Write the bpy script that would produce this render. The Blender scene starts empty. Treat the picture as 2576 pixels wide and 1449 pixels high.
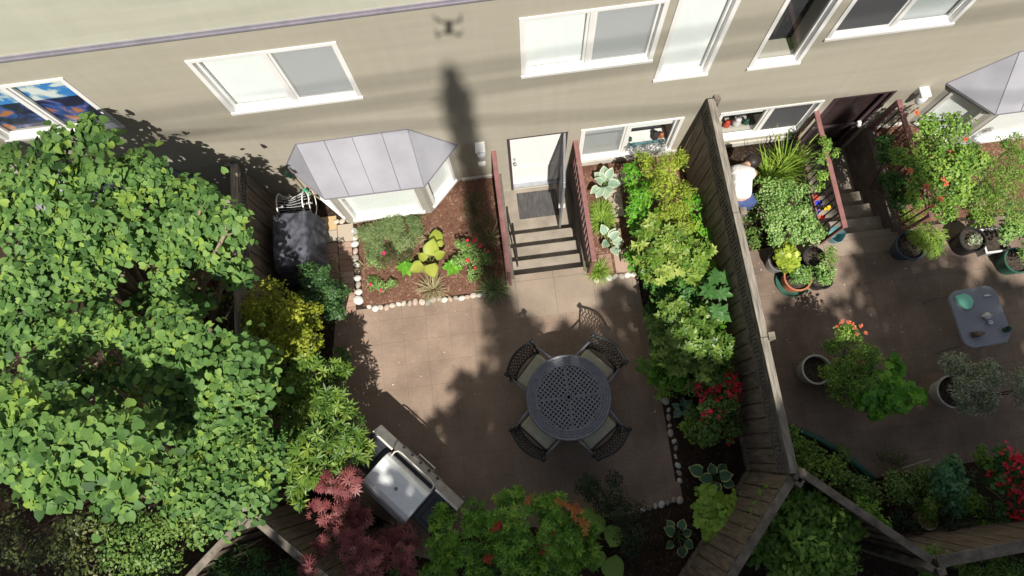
import bpy, bmesh, math, random
import numpy as np
from mathutils import Vector, Matrix
C = bpy.context.scene.collection
random.seed(7)
rng = np.random.default_rng(11)
R = math.radians
PI = math.pi

# ------------------------------------------------------------------ camera
W_, H_, F_ = 2576.0, 1449.0, 1699.277
CAM = Vector((0.0, -4.4727, 10.5218))
YAW, PIT, ROL = -0.128236, 0.233028, 0.035195
ROT = Matrix.Rotation(YAW, 3, 'Z') @ Matrix.Rotation(PIT, 3, 'X') @ Matrix.Rotation(ROL, 3, 'Y')
cd = bpy.data.cameras.new('camera')
cam = bpy.data.objects.new('camera', cd)
C.objects.link(cam)
cam.matrix_world = Matrix.Translation(CAM) @ ROT.to_4x4()
cd.sensor_width = 36.0
cd.lens = F_ / W_ * 36.0
cd.clip_start = 0.05
cd.clip_end = 600
bpy.context.scene.camera = cam


def G(u, v, z=0.0):
    """world point at height z seen at picture position (u, v) of the survey grid"""
    d = ROT @ Vector((u - W_ / 2, -(v - H_ / 2), -F_))
    return CAM + d * ((z - CAM.z) / d.z)


# ------------------------------------------------------------------ light
SUN_TRAVEL = Vector((-0.046, 0.568, -0.822)).normalized()
w = bpy.data.worlds.new('World')
bpy.context.scene.world = w
w.use_nodes = True
nt = w.node_tree
sky = nt.nodes.new('ShaderNodeTexSky')
sky.sky_type = 'NISHITA'
sky.sun_disc = False
sky.sun_elevation = R(55.3)
sky.sun_rotation = math.atan2(0.046, -0.568)
hs = nt.nodes.new('ShaderNodeHueSaturation')
hs.inputs['Saturation'].default_value = 0.6
nt.links.new(sky.outputs[0], hs.inputs['Color'])
nt.links.new(hs.outputs[0], nt.nodes['Background'].inputs[0])
nt.nodes['Background'].inputs[1].default_value = 0.06
sd = bpy.data.lights.new('sun', 'SUN')
sd.energy = 5.0
sd.angle = R(0.55)
sd.color = (1.0, 0.95, 0.86)
sun = bpy.data.objects.new('sun', sd)
sun.rotation_euler = SUN_TRAVEL.to_track_quat('-Z', 'Y').to_euler()
C.objects.link(sun)
vs = bpy.context.scene.view_settings
vs.view_transform = 'Standard'
vs.look = 'None'
vs.exposure = 0.34
vs.gamma = 1.0
bpy.context.scene.cycles.max_bounces = 8
bpy.context.scene.cycles.transparent_max_bounces = 12

# ------------------------------------------------------------------ materials
def newmat(name):
    m = bpy.data.materials.new(name)
    m.use_nodes = True
    return m, m.node_tree, m.node_tree.nodes['Principled BSDF']


def mat(name, col, rough=0.6, metal=0.0, spec=0.4, var=0.12, scale=8.0, stretch=(1, 1, 1), bump=0.0, bscale=40.0, col2=None):
    m, t, b = newmat(name)
    tc = t.nodes.new('ShaderNodeTexCoord')
    mp = t.nodes.new('ShaderNodeMapping')
    mp.inputs['Scale'].default_value = stretch
    t.links.new(tc.outputs['Object'], mp.inputs[0])
    n = t.nodes.new('ShaderNodeTexNoise')
    n.inputs['Scale'].default_value = scale
    n.inputs['Detail'].default_value = 6
    t.links.new(mp.outputs[0], n.inputs['Vector'])
    r = t.nodes.new('ShaderNodeValToRGB')
    r.color_ramp.elements[0].position = 0.3
    r.color_ramp.elements[1].position = 0.7
    a = [max(0, c * (1 - var)) for c in col]
    c2 = [min(1, c * (1 + var)) for c in (col2 or col)]
    r.color_ramp.elements[0].color = (*a, 1)
    r.color_ramp.elements[1].color = (*c2, 1)
    t.links.new(n.outputs[0], r.inputs[0])
    t.links.new(r.outputs[0], b.inputs['Base Color'])
    b.inputs['Roughness'].default_value = rough
    b.inputs['Metallic'].default_value = metal
    b.inputs['Specular IOR Level'].default_value = spec
    if bump:
        n2 = t.nodes.new('ShaderNodeTexNoise')
        n2.inputs['Scale'].default_value = bscale
        n2.inputs['Detail'].default_value = 5
        t.links.new(mp.outputs[0], n2.inputs['Vector'])
        bp = t.nodes.new('ShaderNodeBump')
        bp.inputs['Strength'].default_value = bump
        bp.inputs['Distance'].default_value = 0.02
        t.links.new(n2.outputs[0], bp.inputs['Height'])
        t.links.new(bp.outputs[0], b.inputs['Normal'])
    return m


def leafmat(name, cols, trans=0.3, rough=0.45, spec=0.35, margin=None, mlo=0.72):
    m, t, b = newmat(name)
    at = t.nodes.new('ShaderNodeAttribute')
    at.attribute_name = 'tint'
    r = t.nodes.new('ShaderNodeValToRGB')
    el = r.color_ramp.elements
    while len(el) < len(cols):
        el.new(0.5)
    for i, c in enumerate(cols):
        el[i].position = i / (len(cols) - 1)
        el[i].color = (*c, 1)
    t.links.new(at.outputs['Fac'], r.inputs[0])
    col = r.outputs[0]
    if margin:
        ed = t.nodes.new('ShaderNodeAttribute')
        ed.attribute_name = 'edge'
        mr = t.nodes.new('ShaderNodeMapRange')
        mr.inputs[1].default_value = mlo
        mr.inputs[2].default_value = mlo + 0.12
        t.links.new(ed.outputs['Fac'], mr.inputs[0])
        mx = t.nodes.new('ShaderNodeMixRGB')
        mx.inputs[2].default_value = (*margin, 1)
        t.links.new(mr.outputs[0], mx.inputs[0])
        t.links.new(col, mx.inputs[1])
        col = mx.outputs[0]
    t.links.new(col, b.inputs['Base Color'])
    b.inputs['Roughness'].default_value = rough
    b.inputs['Specular IOR Level'].default_value = spec
    tr = t.nodes.new('ShaderNodeBsdfTranslucent')
    t.links.new(col, tr.inputs[0])
    ms = t.nodes.new('ShaderNodeMixShader')
    ms.inputs[0].default_value = trans
    t.links.new(b.outputs[0], ms.inputs[1])
    t.links.new(tr.outputs[0], ms.inputs[2])
    t.links.new(ms.outputs[0], t.nodes['Material Output'].inputs[0])
    return m


def siding(name, col, col2):
    m, t, b = newmat(name)
    tc = t.nodes.new('ShaderNodeTexCoord')
    mp = t.nodes.new('ShaderNodeMapping')
    mp.inputs['Scale'].default_value = (0.35, 1, 3.0)
    t.links.new(tc.outputs['Object'], mp.inputs[0])
    n = t.nodes.new('ShaderNodeTexNoise')
    n.inputs['Scale'].default_value = 1.6
    n.inputs['Detail'].default_value = 7
    t.links.new(mp.outputs[0], n.inputs['Vector'])
    r = t.nodes.new('ShaderNodeValToRGB')
    r.color_ramp.elements[0].position = 0.32
    r.color_ramp.elements[1].position = 0.68
    r.color_ramp.elements[0].color = (*col, 1)
    r.color_ramp.elements[1].color = (*col2, 1)
    t.links.new(n.outputs[0], r.inputs[0])
    # rain streaks running down
    mp2 = t.nodes.new('ShaderNodeMapping')
    mp2.inputs['Scale'].default_value = (9, 1, 0.5)
    t.links.new(tc.outputs['Object'], mp2.inputs[0])
    n2 = t.nodes.new('ShaderNodeTexNoise')
    n2.inputs['Scale'].default_value = 1.0
    n2.inputs['Detail'].default_value = 4
    t.links.new(mp2.outputs[0], n2.inputs['Vector'])
    mr = t.nodes.new('ShaderNodeMapRange')
    mr.inputs[1].default_value = 0.35
    mr.inputs[2].default_value = 0.7
    mr.inputs[3].default_value = 0.97
    mr.inputs[4].default_value = 1.02
    t.links.new(n2.outputs[0], mr.inputs[0])
    mul = t.nodes.new('ShaderNodeMixRGB')
    mul.blend_type = 'MULTIPLY'
    mul.inputs[0].default_value = 1
    t.links.new(r.outputs[0], mul.inputs[1])
    t.links.new(mr.outputs[0], mul.inputs[2])
    t.links.new(mul.outputs[0], b.inputs['Base Color'])
    b.inputs['Roughness'].default_value = 0.75
    # lapped boards: a small ledge every 15 cm
    sx = t.nodes.new('ShaderNodeSeparateXYZ')
    t.links.new(tc.outputs['Object'], sx.inputs[0])
    d = t.nodes.new('ShaderNodeMath')
    d.operation = 'DIVIDE'
    d.inputs[1].default_value = 0.15
    t.links.new(sx.outputs[2], d.inputs[0])
    f = t.nodes.new('ShaderNodeMath')
    f.operation = 'FRACT'
    t.links.new(d.outputs[0], f.inputs[0])
    p = t.nodes.new('ShaderNodeMath')
    p.operation = 'POWER'
    p.inputs[1].default_value = 8
    t.links.new(f.outputs[0], p.inputs[0])
    bp = t.nodes.new('ShaderNodeBump')
    bp.inputs['Strength'].default_value = 0.10
    bp.inputs['Distance'].default_value = 0.006
    bp.invert = True
    t.links.new(p.outputs[0], bp.inputs['Height'])
    t.links.new(bp.outputs[0], b.inputs['Normal'])
    return m


def paving(name, c1, c2, c3, size=0.38, mortar=0.006, stain=0.25):
    m, t, b = newmat(name)
    tc = t.nodes.new('ShaderNodeTexCoord')
    br = t.nodes.new('ShaderNodeTexBrick')
    br.offset = 0.0
    br.inputs['Color1'].default_value = (*c1, 1)
    br.inputs['Color2'].default_value = (*c2, 1)
    br.inputs['Mortar'].default_value = (*c3, 1)
    br.inputs['Scale'].default_value = 1.0
    br.inputs['Mortar Size'].default_value = mortar
    br.inputs['Mortar Smooth'].default_value = 0.6
    br.inputs['Brick Width'].default_value = size
    br.inputs['Row Height'].default_value = size
    t.links.new(tc.outputs['Object'], br.inputs['Vector'])
    n = t.nodes.new('ShaderNodeTexNoise')
    n.inputs['Scale'].default_value = 1.1
    n.inputs['Detail'].default_value = 8
    n.inputs['Roughness'].default_value = 0.65
    t.links.new(tc.outputs['Object'], n.inputs['Vector'])
    mr = t.nodes.new('ShaderNodeMapRange')
    mr.inputs[1].default_value = 0.3
    mr.inputs[2].default_value = 0.7
    mr.inputs[3].default_value = 1 - stain
    mr.inputs[4].default_value = 1 + stain * 0.6
    t.links.new(n.outputs[0], mr.inputs[0])
    n3 = t.nodes.new('ShaderNodeTexNoise')
    n3.inputs['Scale'].default_value = 60
    n3.inputs['Detail'].default_value = 3
    t.links.new(tc.outputs['Object'], n3.inputs['Vector'])
    mr3 = t.nodes.new('ShaderNodeMapRange')
    mr3.inputs[1].default_value = 0.3
    mr3.inputs[2].default_value = 0.7
    mr3.inputs[3].default_value = 0.88
    mr3.inputs[4].default_value = 1.1
    t.links.new(n3.outputs[0], mr3.inputs[0])
    mm = t.nodes.new('ShaderNodeMath')
    mm.operation = 'MULTIPLY'
    t.links.new(mr.outputs[0], mm.inputs[0])
    t.links.new(mr3.outputs[0], mm.inputs[1])
    mul = t.nodes.new('ShaderNodeMixRGB')
    mul.blend_type = 'MULTIPLY'
    mul.inputs[0].default_value = 1
    t.links.new(br.outputs[0], mul.inputs[1])
    t.links.new(mm.outputs[0], mul.inputs[2])
    t.links.new(mul.outputs[0], b.inputs['Base Color'])
    b.inputs['Roughness'].default_value = 0.8
    b.inputs['Specular IOR Level'].default_value = 0.25
    bp = t.nodes.new('ShaderNodeBump')
    bp.inputs['Strength'].default_value = 0.25
    bp.inputs['Distance'].default_value = 0.004
    t.links.new(n3.outputs[0], bp.inputs['Height'])
    t.links.new(bp.outputs[0], b.inputs['Normal'])
    return m


def mulch(name, c1, c2, c3):
    m, t, b = newmat(name)
    tc = t.nodes.new('ShaderNodeTexCoord')
    v = t.nodes.new('ShaderNodeTexVoronoi')
    v.inputs['Scale'].default_value = 45
    t.links.new(tc.outputs['Object'], v.inputs['Vector'])
    n = t.nodes.new('ShaderNodeTexNoise')
    n.inputs['Scale'].default_value = 7
    n.inputs['Detail'].default_value = 10
    n.inputs['Roughness'].default_value = 0.75
    t.links.new(tc.outputs['Object'], n.inputs['Vector'])
    sp = t.nodes.new('ShaderNodeSeparateColor')
    t.links.new(v.outputs['Color'], sp.inputs[0])
    mx = t.nodes.new('ShaderNodeMath')
    mx.operation = 'MULTIPLY_ADD'
    mx.inputs[1].default_value = 0.45
    t.links.new(sp.outputs[0], mx.inputs[0])
    t.links.new(n.outputs[0], mx.inputs[2])
    r = t.nodes.new('ShaderNodeValToRGB')
    e = r.color_ramp.elements
    e.new(0.5)
    e.new(0.97)
    for i, (p, c) in enumerate(((0.35, c1), (0.6, c2), (0.86, c2), (0.97, c3))):
        e[i].position = p
        e[i].color = (*c, 1)
    t.links.new(mx.outputs[0], r.inputs[0])
    t.links.new(r.outputs[0], b.inputs['Base Color'])
    b.inputs['Roughness'].default_value = 0.95
    b.inputs['Specular IOR Level'].default_value = 0.1
    bp = t.nodes.new('ShaderNodeBump')
    bp.inputs['Strength'].default_value = 0.7
    bp.inputs['Distance'].default_value = 0.03
    t.links.new(mx.outputs[0], bp.inputs['Height'])
    t.links.new(bp.outputs[0], b.inputs['Normal'])
    return m


def glassmat(name, tint=(0.975, 0.99, 0.99), refl=0.02):
    m = bpy.data.materials.new(name)
    m.use_nodes = True
    t = m.node_tree
    t.nodes.remove(t.nodes['Principled BSDF'])
    tr = t.nodes.new('ShaderNodeBsdfTransparent')
    tr.inputs[0].default_value = (*tint, 1)
    gl = t.nodes.new('ShaderNodeBsdfGlossy')
    gl.inputs['Roughness'].default_value = 0.03
    lw = t.nodes.new('ShaderNodeLayerWeight')
    lw.inputs[0].default_value = 0.25
    pw = t.nodes.new('ShaderNodeMath')
    pw.operation = 'POWER'
    pw.inputs[1].default_value = 4.0
    t.links.new(lw.outputs['Facing'], pw.inputs[0])
    lw.inputs[0].default_value = 0.5
    ad = t.nodes.new('ShaderNodeMath')
    ad.operation = 'MULTIPLY_ADD'
    ad.inputs[1].default_value = 0.4
    ad.inputs[2].default_value = refl
    t.links.new(pw.outputs[0], ad.inputs[0])
    mx = t.nodes.new('ShaderNodeMixShader')
    t.links.new(ad.outputs[0], mx.inputs[0])
    t.links.new(tr.outputs[0], mx.inputs[1])
    t.links.new(gl.outputs[0], mx.inputs[2])
    t.links.new(mx.outputs[0], t.nodes['Material Output'].inputs[0])
    return m


def screenmat(name, col, op=0.5):
    m = bpy.data.materials.new(name)
    m.use_nodes = True
    t = m.node_tree
    b = t.nodes['Principled BSDF']
    b.inputs['Base Color'].default_value = (*col, 1)
    b.inputs['Roughness'].default_value = 0.7
    tr = t.nodes.new('ShaderNodeBsdfTransparent')
    mx = t.nodes.new('ShaderNodeMixShader')
    mx.inputs[0].default_value = op
    t.links.new(tr.outputs[0], mx.inputs[1])
    t.links.new(b.outputs[0], mx.inputs[2])
    t.links.new(mx.outputs[0], t.nodes['Material Output'].inputs[0])
    return m


M = {}
M['wall'] = siding('wall_paint', (0.383, 0.352, 0.285), (0.428, 0.394, 0.322))
M['upper'] = siding('upper_wall_paint', (0.455, 0.452, 0.365), (0.505, 0.503, 0.41))
M['flash'] = mat('flashing', (0.30, 0.28, 0.33), 0.45, 0.3)
M['trim'] = mat('grey_trim', (0.36, 0.35, 0.31), 0.7, var=0.08, scale=5)
M['white'] = mat('white_vinyl', (0.80, 0.79, 0.77), 0.45, var=0.04, scale=4)
M['blind'] = mat('white_blind', (0.92, 0.93, 0.92), 0.8, var=0.03, stretch=(1, 1, 1), scale=3)
M['greyblind'] = mat('grey_blind', (0.55, 0.57, 0.57), 0.8, var=0.06, scale=2)
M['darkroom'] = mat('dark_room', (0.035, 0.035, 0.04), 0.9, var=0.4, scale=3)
M['glass'] = glassmat('window_glass')
M['screen'] = screenmat('insect_screen', (0.45, 0.47, 0.48), 0.35)
M['darkscreen'] = screenmat('dark_screen', (0.10, 0.10, 0.11), 0.7)
M['roofmetal'] = mat('roof_membrane', (0.30, 0.30, 0.335), 0.55, 0.0, 0.35, var=0.12, scale=2.2)
M['seam'] = mat('roof_seam', (0.17, 0.16, 0.19), 0.5)
M['door'] = mat('white_door', (0.92, 0.92, 0.91), 0.35, var=0.03)
M['browndoor'] = mat('dark_brown_door', (0.045, 0.03, 0.03), 0.4, var=0.2)
M['jamb'] = mat('brown_jamb', (0.07, 0.045, 0.05), 0.6, var=0.2)
M['alu'] = mat('grey_aluminium', (0.33, 0.34, 0.37), 0.35, 0.5, var=0.08)
M['concrete'] = mat('concrete', (0.29, 0.25, 0.205), 0.9, spec=0.2, var=0.2, scale=3.5, bump=0.3, bscale=60)
M['plinth'] = mat('pale_plinth', (0.52, 0.49, 0.44), 0.9, spec=0.2, var=0.12, scale=6)
M['retain'] = mat('dark_concrete', (0.15, 0.125, 0.11), 0.95, spec=0.15, var=0.3, scale=5, bump=0.3)
M['rail'] = mat('red_brown_paint', (0.235, 0.11, 0.105), 0.45, var=0.15, scale=12)
M['baluster'] = mat('dark_brown_steel', (0.035, 0.024, 0.024), 0.5, var=0.2)
M['patio'] = paving('patio_pavers', (0.262, 0.192, 0.147), (0.29, 0.212, 0.162), (0.222, 0.162, 0.125), 0.37, 0.006, 0.34)
M['patio2'] = paving('neighbour_pavers', (0.205, 0.153, 0.119), (0.235, 0.173, 0.133), (0.165, 0.123, 0.097), 0.37, 0.006, 0.42)
M['patio0'] = paving('left_pavers', (0.22, 0.17, 0.14), (0.24, 0.18, 0.15), (0.15, 0.11, 0.09), 0.37, 0.005, 0.3)
M['slab'] = paving('concrete_slabs', (0.27, 0.215, 0.17), (0.29, 0.23, 0.18), (0.18, 0.14, 0.11), 0.62, 0.006, 0.25)
M['soil'] = mulch('dark_soil', (0.016, 0.011, 0.008), (0.042, 0.028, 0.020), (0.10, 0.075, 0.055))
M['mulch'] = mulch('red_mulch', (0.055, 0.026, 0.018), (0.155, 0.08, 0.055), (0.30, 0.19, 0.135))
M['grass'] = mulch('rough_verge', (0.012, 0.016, 0.007), (0.03, 0.036, 0.016), (0.08, 0.08, 0.04))
M['wood'] = mat('fence_boards', (0.195, 0.155, 0.118), 0.85, spec=0.15, var=0.35, scale=4, stretch=(6, 6, 0.8), bump=0.4, bscale=25)
M['cap'] = mat('weathered_cap', (0.25, 0.225, 0.19), 0.9, spec=0.15, var=0.42, scale=5, stretch=(8, 0.7, 8), bump=0.5, bscale=14)
M['capx'] = mat('weathered_cap_plain', (0.185, 0.16, 0.132), 0.9, spec=0.15, var=0.45, scale=7, bump=0.5, bscale=30)
M['capdark'] = mat('weathered_trim', (0.17, 0.15, 0.13), 0.9, spec=0.15, var=0.65, scale=9, stretch=(3, 0.8, 3), bump=0.5, bscale=30)
M['bark'] = mat('bark', (0.12, 0.09, 0.065), 0.9, var=0.35, scale=20, bump=0.5)
M['stem'] = mat('pale_stems', (0.26, 0.21, 0.14), 0.8, var=0.3, scale=20)
M['greenstem'] = mat('green_stems', (0.13, 0.2, 0.05), 0.7, var=0.2)
M['straw'] = mat('dry_straw', (0.50, 0.40, 0.24), 0.8, var=0.3, scale=30)
M['cast'] = mat('cast_metal', (0.19, 0.195, 0.225), 0.5, 0.25, 0.5, var=0.15, scale=14)
M['castdark'] = mat('dark_cast_metal', (0.030, 0.033, 0.036), 0.5, 0.3, var=0.2, scale=14)
M['cushion'] = mat('sage_cushion', (0.50, 0.49, 0.37), 0.9, spec=0.1, var=0.1, scale=7, bump=0.3, bscale=14)
M['steel'] = mat('brushed_steel', (0.93, 0.95, 0.98), 0.42, 0.3, 0.5, var=0.05, scale=5, stretch=(1, 12, 1))
M['steeldull'] = mat('dull_steel', (0.32, 0.31, 0.30), 0.45, 0.6, var=0.2, scale=9)
M['enamel'] = mat('dark_enamel', (0.035, 0.038, 0.05), 0.35, 0.1, 0.5, var=0.2)
M['chrome'] = mat('bright_bar', (0.88, 0.85, 0.80), 0.35, 0.45, var=0.02)
M['cover'] = mat('grey_cover_cloth', (0.06, 0.063, 0.08), 0.75, spec=0.25, var=0.4, scale=7, bump=.8, bscale=9, col2=(0.085, 0.088, 0.11))
M['black'] = mat('black_plastic', (0.02, 0.021, 0.024), 0.45, var=0.2)
M['rubber'] = mat('ribbed_mat', (0.075, 0.07, 0.07), 0.9, var=0.35, scale=30, stretch=(1, 0.2, 1))
M['terra'] = mat('terracotta', (0.45, 0.16, 0.08), 0.8, var=0.2, scale=12)
M['bluepot'] = mat('blue_pot', (0.055, 0.085, 0.125), 0.5, var=0.2)
M['greenpot'] = mat('green_plastic', (0.03, 0.11, 0.075), 0.45, var=0.1)
M['palepot'] = mat('pale_rim_pot', (0.58, 0.58, 0.56), 0.6, var=0.15)
M['teal'] = mat('teal_plastic', (0.12, 0.27, 0.30), 0.35, var=0.1)
M['mint'] = mat('mint_cloth', (0.22, 0.62, 0.46), 0.6, var=0.06)
M['greentie'] = mat('bright_green_tie', (0.02, 0.42, 0.25), 0.5)
M['frost'] = mat('frosted_glass_top', (0.22, 0.23, 0.27), 0.22, 0.0, 0.6, var=0.12, scale=2)
M['ceramic'] = mat('white_ceramic', (0.7, 0.66, 0.66), 0.3, var=0.1, scale=30)
M['shirt'] = mat('white_shirt', (0.80, 0.79, 0.77), 0.85, var=0.05, scale=6, bump=1.0, bscale=13)
M['jeans'] = mat('blue_jeans', (0.055, 0.085, 0.22), 0.85, var=0.2, scale=14)
M['skin'] = mat('skin', (0.50, 0.30, 0.21), 0.55, var=0.05)
M['hair'] = mat('dark_hair', (0.025, 0.017, 0.015), 0.5, var=0.4, scale=40)
M['paper'] = mat('pale_petals', (0.7, 0.66, 0.6), 0.8)
M['red'] = mat('red_plastic', (0.6, 0.07, 0.04), 0.4)
M['blue'] = mat('blue_plastic', (0.03, 0.06, 0.55), 0.4)
M['yellow'] = mat('yellow_plastic', (0.75, 0.52, 0.04), 0.4)
M['stonesoil'] = mat('potting_soil', (0.05, 0.038, 0.03), 0.95, var=0.6, scale=25, bump=0.6)
M['stone'] = []
for i, c in enumerate(((0.52, 0.45, 0.38), (0.38, 0.33, 0.28), (0.62, 0.58, 0.52), (0.25, 0.26, 0.25), (0.45, 0.34, 0.28), (0.60, 0.60, 0.57))):
    M['stone'].append(mat('river_stone_%s' % 'abcdef'[i], c, 0.7, var=0.15, scale=14, bump=0.2))

# ------------------------------------------------------------------ object helpers
def tag(o, label=None, cat=None, group=None, kind=None):
    if label: o['label'] = label
    if cat: o['category'] = cat
    if group: o['group'] = group
    if kind: o['kind'] = kind
    return o


def thing(name, label, cat, loc=(0, 0, 0), group=None):
    o = bpy.data.objects.new(name, None)
    C.objects.link(o)
    o.location = loc
    o.empty_display_size = 0.1
    return tag(o, label, cat, group)


def attach(o, parent):
    if parent is not None:
        o.parent = parent
        o.matrix_parent_inverse = Matrix.Translation(-Vector(parent.location)) if parent.type == 'EMPTY' else Matrix()
    return o


def copy_tree(o, parent=None):
    c = o.copy()
    C.objects.link(c)
    if parent is not None:
        c.parent = parent
    for ch in list(o.children):
        copy_tree(ch, c)
    return c


class MB:
    def __init__(s):
        s.v, s.f = [], []

    def add(s, vs, fs):
        n = len(s.v)
        s.v += [tuple(p) for p in vs]
        s.f += [tuple(i + n for i in f) for f in fs]
        return s

    def box(s, x0, x1, y0, y1, z0, z1):
        vs = [(x0, y0, z0), (x1, y0, z0), (x1, y1, z0), (x0, y1, z0), (x0, y0, z1), (x1, y0, z1), (x1, y1, z1), (x0, y1, z1)]
        return s.add(vs, [(0, 3, 2, 1), (4, 5, 6, 7), (0, 1, 5, 4), (1, 2, 6, 5), (2, 3, 7, 6), (3, 0, 4, 7)])

    def obox(s, c, ax, ay, az, hx, hy, hz):
        c = Vector(c); ax = Vector(ax).normalized(); ay = Vector(ay).normalized(); az = Vector(az).normalized()
        if ax.cross(ay).dot(az) < 0: ay = -ay
        vs = [c + ax * hx * a + ay * hy * b + az * hz * d for d in (-1, 1) for a, b in ((-1, -1), (1, -1), (1, 1), (-1, 1))]
        return s.add(vs, [(0, 3, 2, 1), (4, 5, 6, 7), (0, 1, 5, 4), (1, 2, 6, 5), (2, 3, 7, 6), (3, 0, 4, 7)])

    def bar(s, p, q, w, h, up=(0, 0, 1)):
        """box from p to q, width w across, height h"""
        p = Vector(p); q = Vector(q); a = (q - p).normalized()
        side = a.cross(Vector(up)).normalized()
        u = side.cross(a)
        return s.obox((p + q) / 2, a, side, u, (q - p).length / 2, w / 2, h / 2)

    def prism(s, poly, z0, z1):
        n = len(poly)
        a = sum(poly[i][0] * poly[(i + 1) % n][1] - poly[(i + 1) % n][0] * poly[i][1] for i in range(n))
        if a < 0: poly = poly[::-1]
        vs = [(p[0], p[1], z0) for p in poly] + [(p[0], p[1], z1) for p in poly]
        fs = [tuple(range(n - 1, -1, -1)), tuple(range(n, 2 * n))]
        fs += [(i, (i + 1) % n, n + (i + 1) % n, n + i) for i in range(n)]
        return s.add(vs, fs)

    def tube(s, path, rad, n=6, caps=True):
        path = [Vector(p) for p in path]
        rs = rad if isinstance(rad, (list, tuple)) else [rad] * len(path)
        vs, fs = [], []
        ref = None
        for i, p in enumerate(path):
            a = path[max(0, i - 1)]; b = path[min(len(path) - 1, i + 1)]
            d = (b - a).normalized()
            if ref is None:
                ref = Vector((1, 0, 0)) if abs(d.x) < 0.8 else Vector((0, 1, 0))
            x = (ref - d * ref.dot(d)).normalized()
            y = d.cross(x)
            ref = x
            for k in range(n):
                t = 2 * PI * k / n
                vs.append(p + (x * math.cos(t) + y * math.sin(t)) * rs[i])
        for i in range(len(path) - 1):
            for k in range(n):
                fs.append((i * n + k, i * n + (k + 1) % n, (i + 1) * n + (k + 1) % n, (i + 1) * n + k))
        if caps:
            fs.append(tuple(range(n - 1, -1, -1)))
            fs.append(tuple((len(path) - 1) * n + k for k in range(n)))
        return s.add(vs, fs)

    def lathe(s, c, prof, n=24, sx=1.0, sy=1.0):
        c = Vector(c)
        vs, fs = [], []
        for r, z in prof:
            for k in range(n):
                t = 2 * PI * k / n
                vs.append((c.x + r * sx * math.cos(t), c.y + r * sy * math.sin(t), c.z + z))
        m = len(prof)
        for i in range(m - 1):
            for k in range(n):
                fs.append((i * n + k, i * n + (k + 1) % n, (i + 1) * n + (k + 1) % n, (i + 1) * n + k))
        if prof[0][0] > 1e-4: fs.append(tuple(range(n - 1, -1, -1)))
        if prof[-1][0] > 1e-4: fs.append(tuple((m - 1) * n + k for k in range(n)))
        return s.add(vs, fs)

    def ball(s, c, r, n=8, m=6, sq=(1, 1, 1), jit=0.0):
        c = Vector(c)
        vs, fs = [], []
        for i in range(m + 1):
            ph = PI * i / m
            for k in range(n):
                t = 2 * PI * k / n
                j = 1 + random.uniform(-jit, jit)
                vs.append((c.x + r * sq[0] * j * math.sin(ph) * math.cos(t), c.y + r * sq[1] * j * math.sin(ph) * math.sin(t), c.z + r * sq[2] * j * math.cos(ph)))
        for i in range(m):
            for k in range(n):
                fs.append((i * n + k, (i + 1) * n + k, (i + 1) * n + (k + 1) % n, i * n + (k + 1) % n))
        return s.add(vs, fs)

    def build(s, name, m, parent=None, smooth=False, bevel=0.0, seg=2):
        me = bpy.data.meshes.new(name)
        me.from_pydata(s.v, [], s.f)
        me.materials.append(m)
        if smooth:
            me.polygons.foreach_set('use_smooth', [True] * len(me.polygons))
        me.update()
        o = bpy.data.objects.new(name, me)
        C.objects.link(o)
        attach(o, parent)
        if bevel:
            b = o.modifiers.new('bevel', 'BEVEL')
            b.width = bevel
            b.segments = seg
            b.limit_method = 'ANGLE'
            b.angle_limit = R(40)
        return o


def sheet(name, polys, z, m, kind='structure', label=None, cat=None):
    b = MB()
    for p in polys:
        n = len(p)
        a = sum(p[i][0] * p[(i + 1) % n][1] - p[(i + 1) % n][0] * p[i][1] for i in range(n))
        if a < 0: p = p[::-1]
        b.add([(q[0], q[1], z) for q in p], [tuple(range(n))])
    return tag(b.build(name, m), label, cat, None, kind)


# ------------------------------------------------------------------ leaves
def T(vs, fs, edge=None):
    v = np.array(vs, float)
    if edge is None: edge = [0] * len(vs)
    return v, np.array(fs, int), np.array(edge, float)


HEART = T([(0, .1, -.03), (0, .5, -.02), (0, 1, -.10), (-.26, -.02, .05), (-.46, .22, .07), (-.38, .6, .04), (.26, -.02, .05), (.46, .22, .07), (.38, .6, .04)],
          [(0, 4, 3), (0, 1, 4), (1, 5, 4), (1, 2, 5), (0, 6, 7), (0, 7, 1), (1, 7, 8), (1, 8, 2)])
LANCE = T([(0, 0, 0), (0, .5, .0), (0, 1, -.12), (-.15, .5, .06), (.15, .5, .06)], [(0, 1, 3), (1, 2, 3), (0, 4, 1), (1, 4, 2)])
BROAD = T([(0, 0, 0), (0, .5, .0), (0, 1, -.12), (-.27, .5, .07), (.27, .5, .07)], [(0, 1, 3), (1, 2, 3), (0, 4, 1), (1, 4, 2)])
OVAL = T([(0, 0, 0), (-.28, .3, .04), (-.26, .7, .02), (0, 1, -.06), (.26, .7, .02), (.28, .3, .04), (0, .5, -.02)],
         [(0, 6, 1), (1, 6, 2), (2, 6, 3), (3, 6, 4), (4, 6, 5), (5, 6, 0)])
NEEDLE = T([(0, 0, 0), (-.05, .5, .02), (0, 1, -.05), (.05, .5, .02)], [(0, 2, 1), (0, 3, 2)])
SPRAY = T([(0, 0, 0), (-.3, .25, 0), (-.08, .35, .03), (-.28, .6, -.03), (-.06, .65, .02), (0, 1, -.08), (.06, .65, .02), (.28, .6, -.03), (.08, .35, .03), (.3, .25, 0)],
          [(0, 2, 1), (0, 8, 2), (0, 9, 8), (2, 4, 3), (2, 6, 4), (2, 8, 6), (8, 7, 6), (4, 6, 5)])


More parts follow.
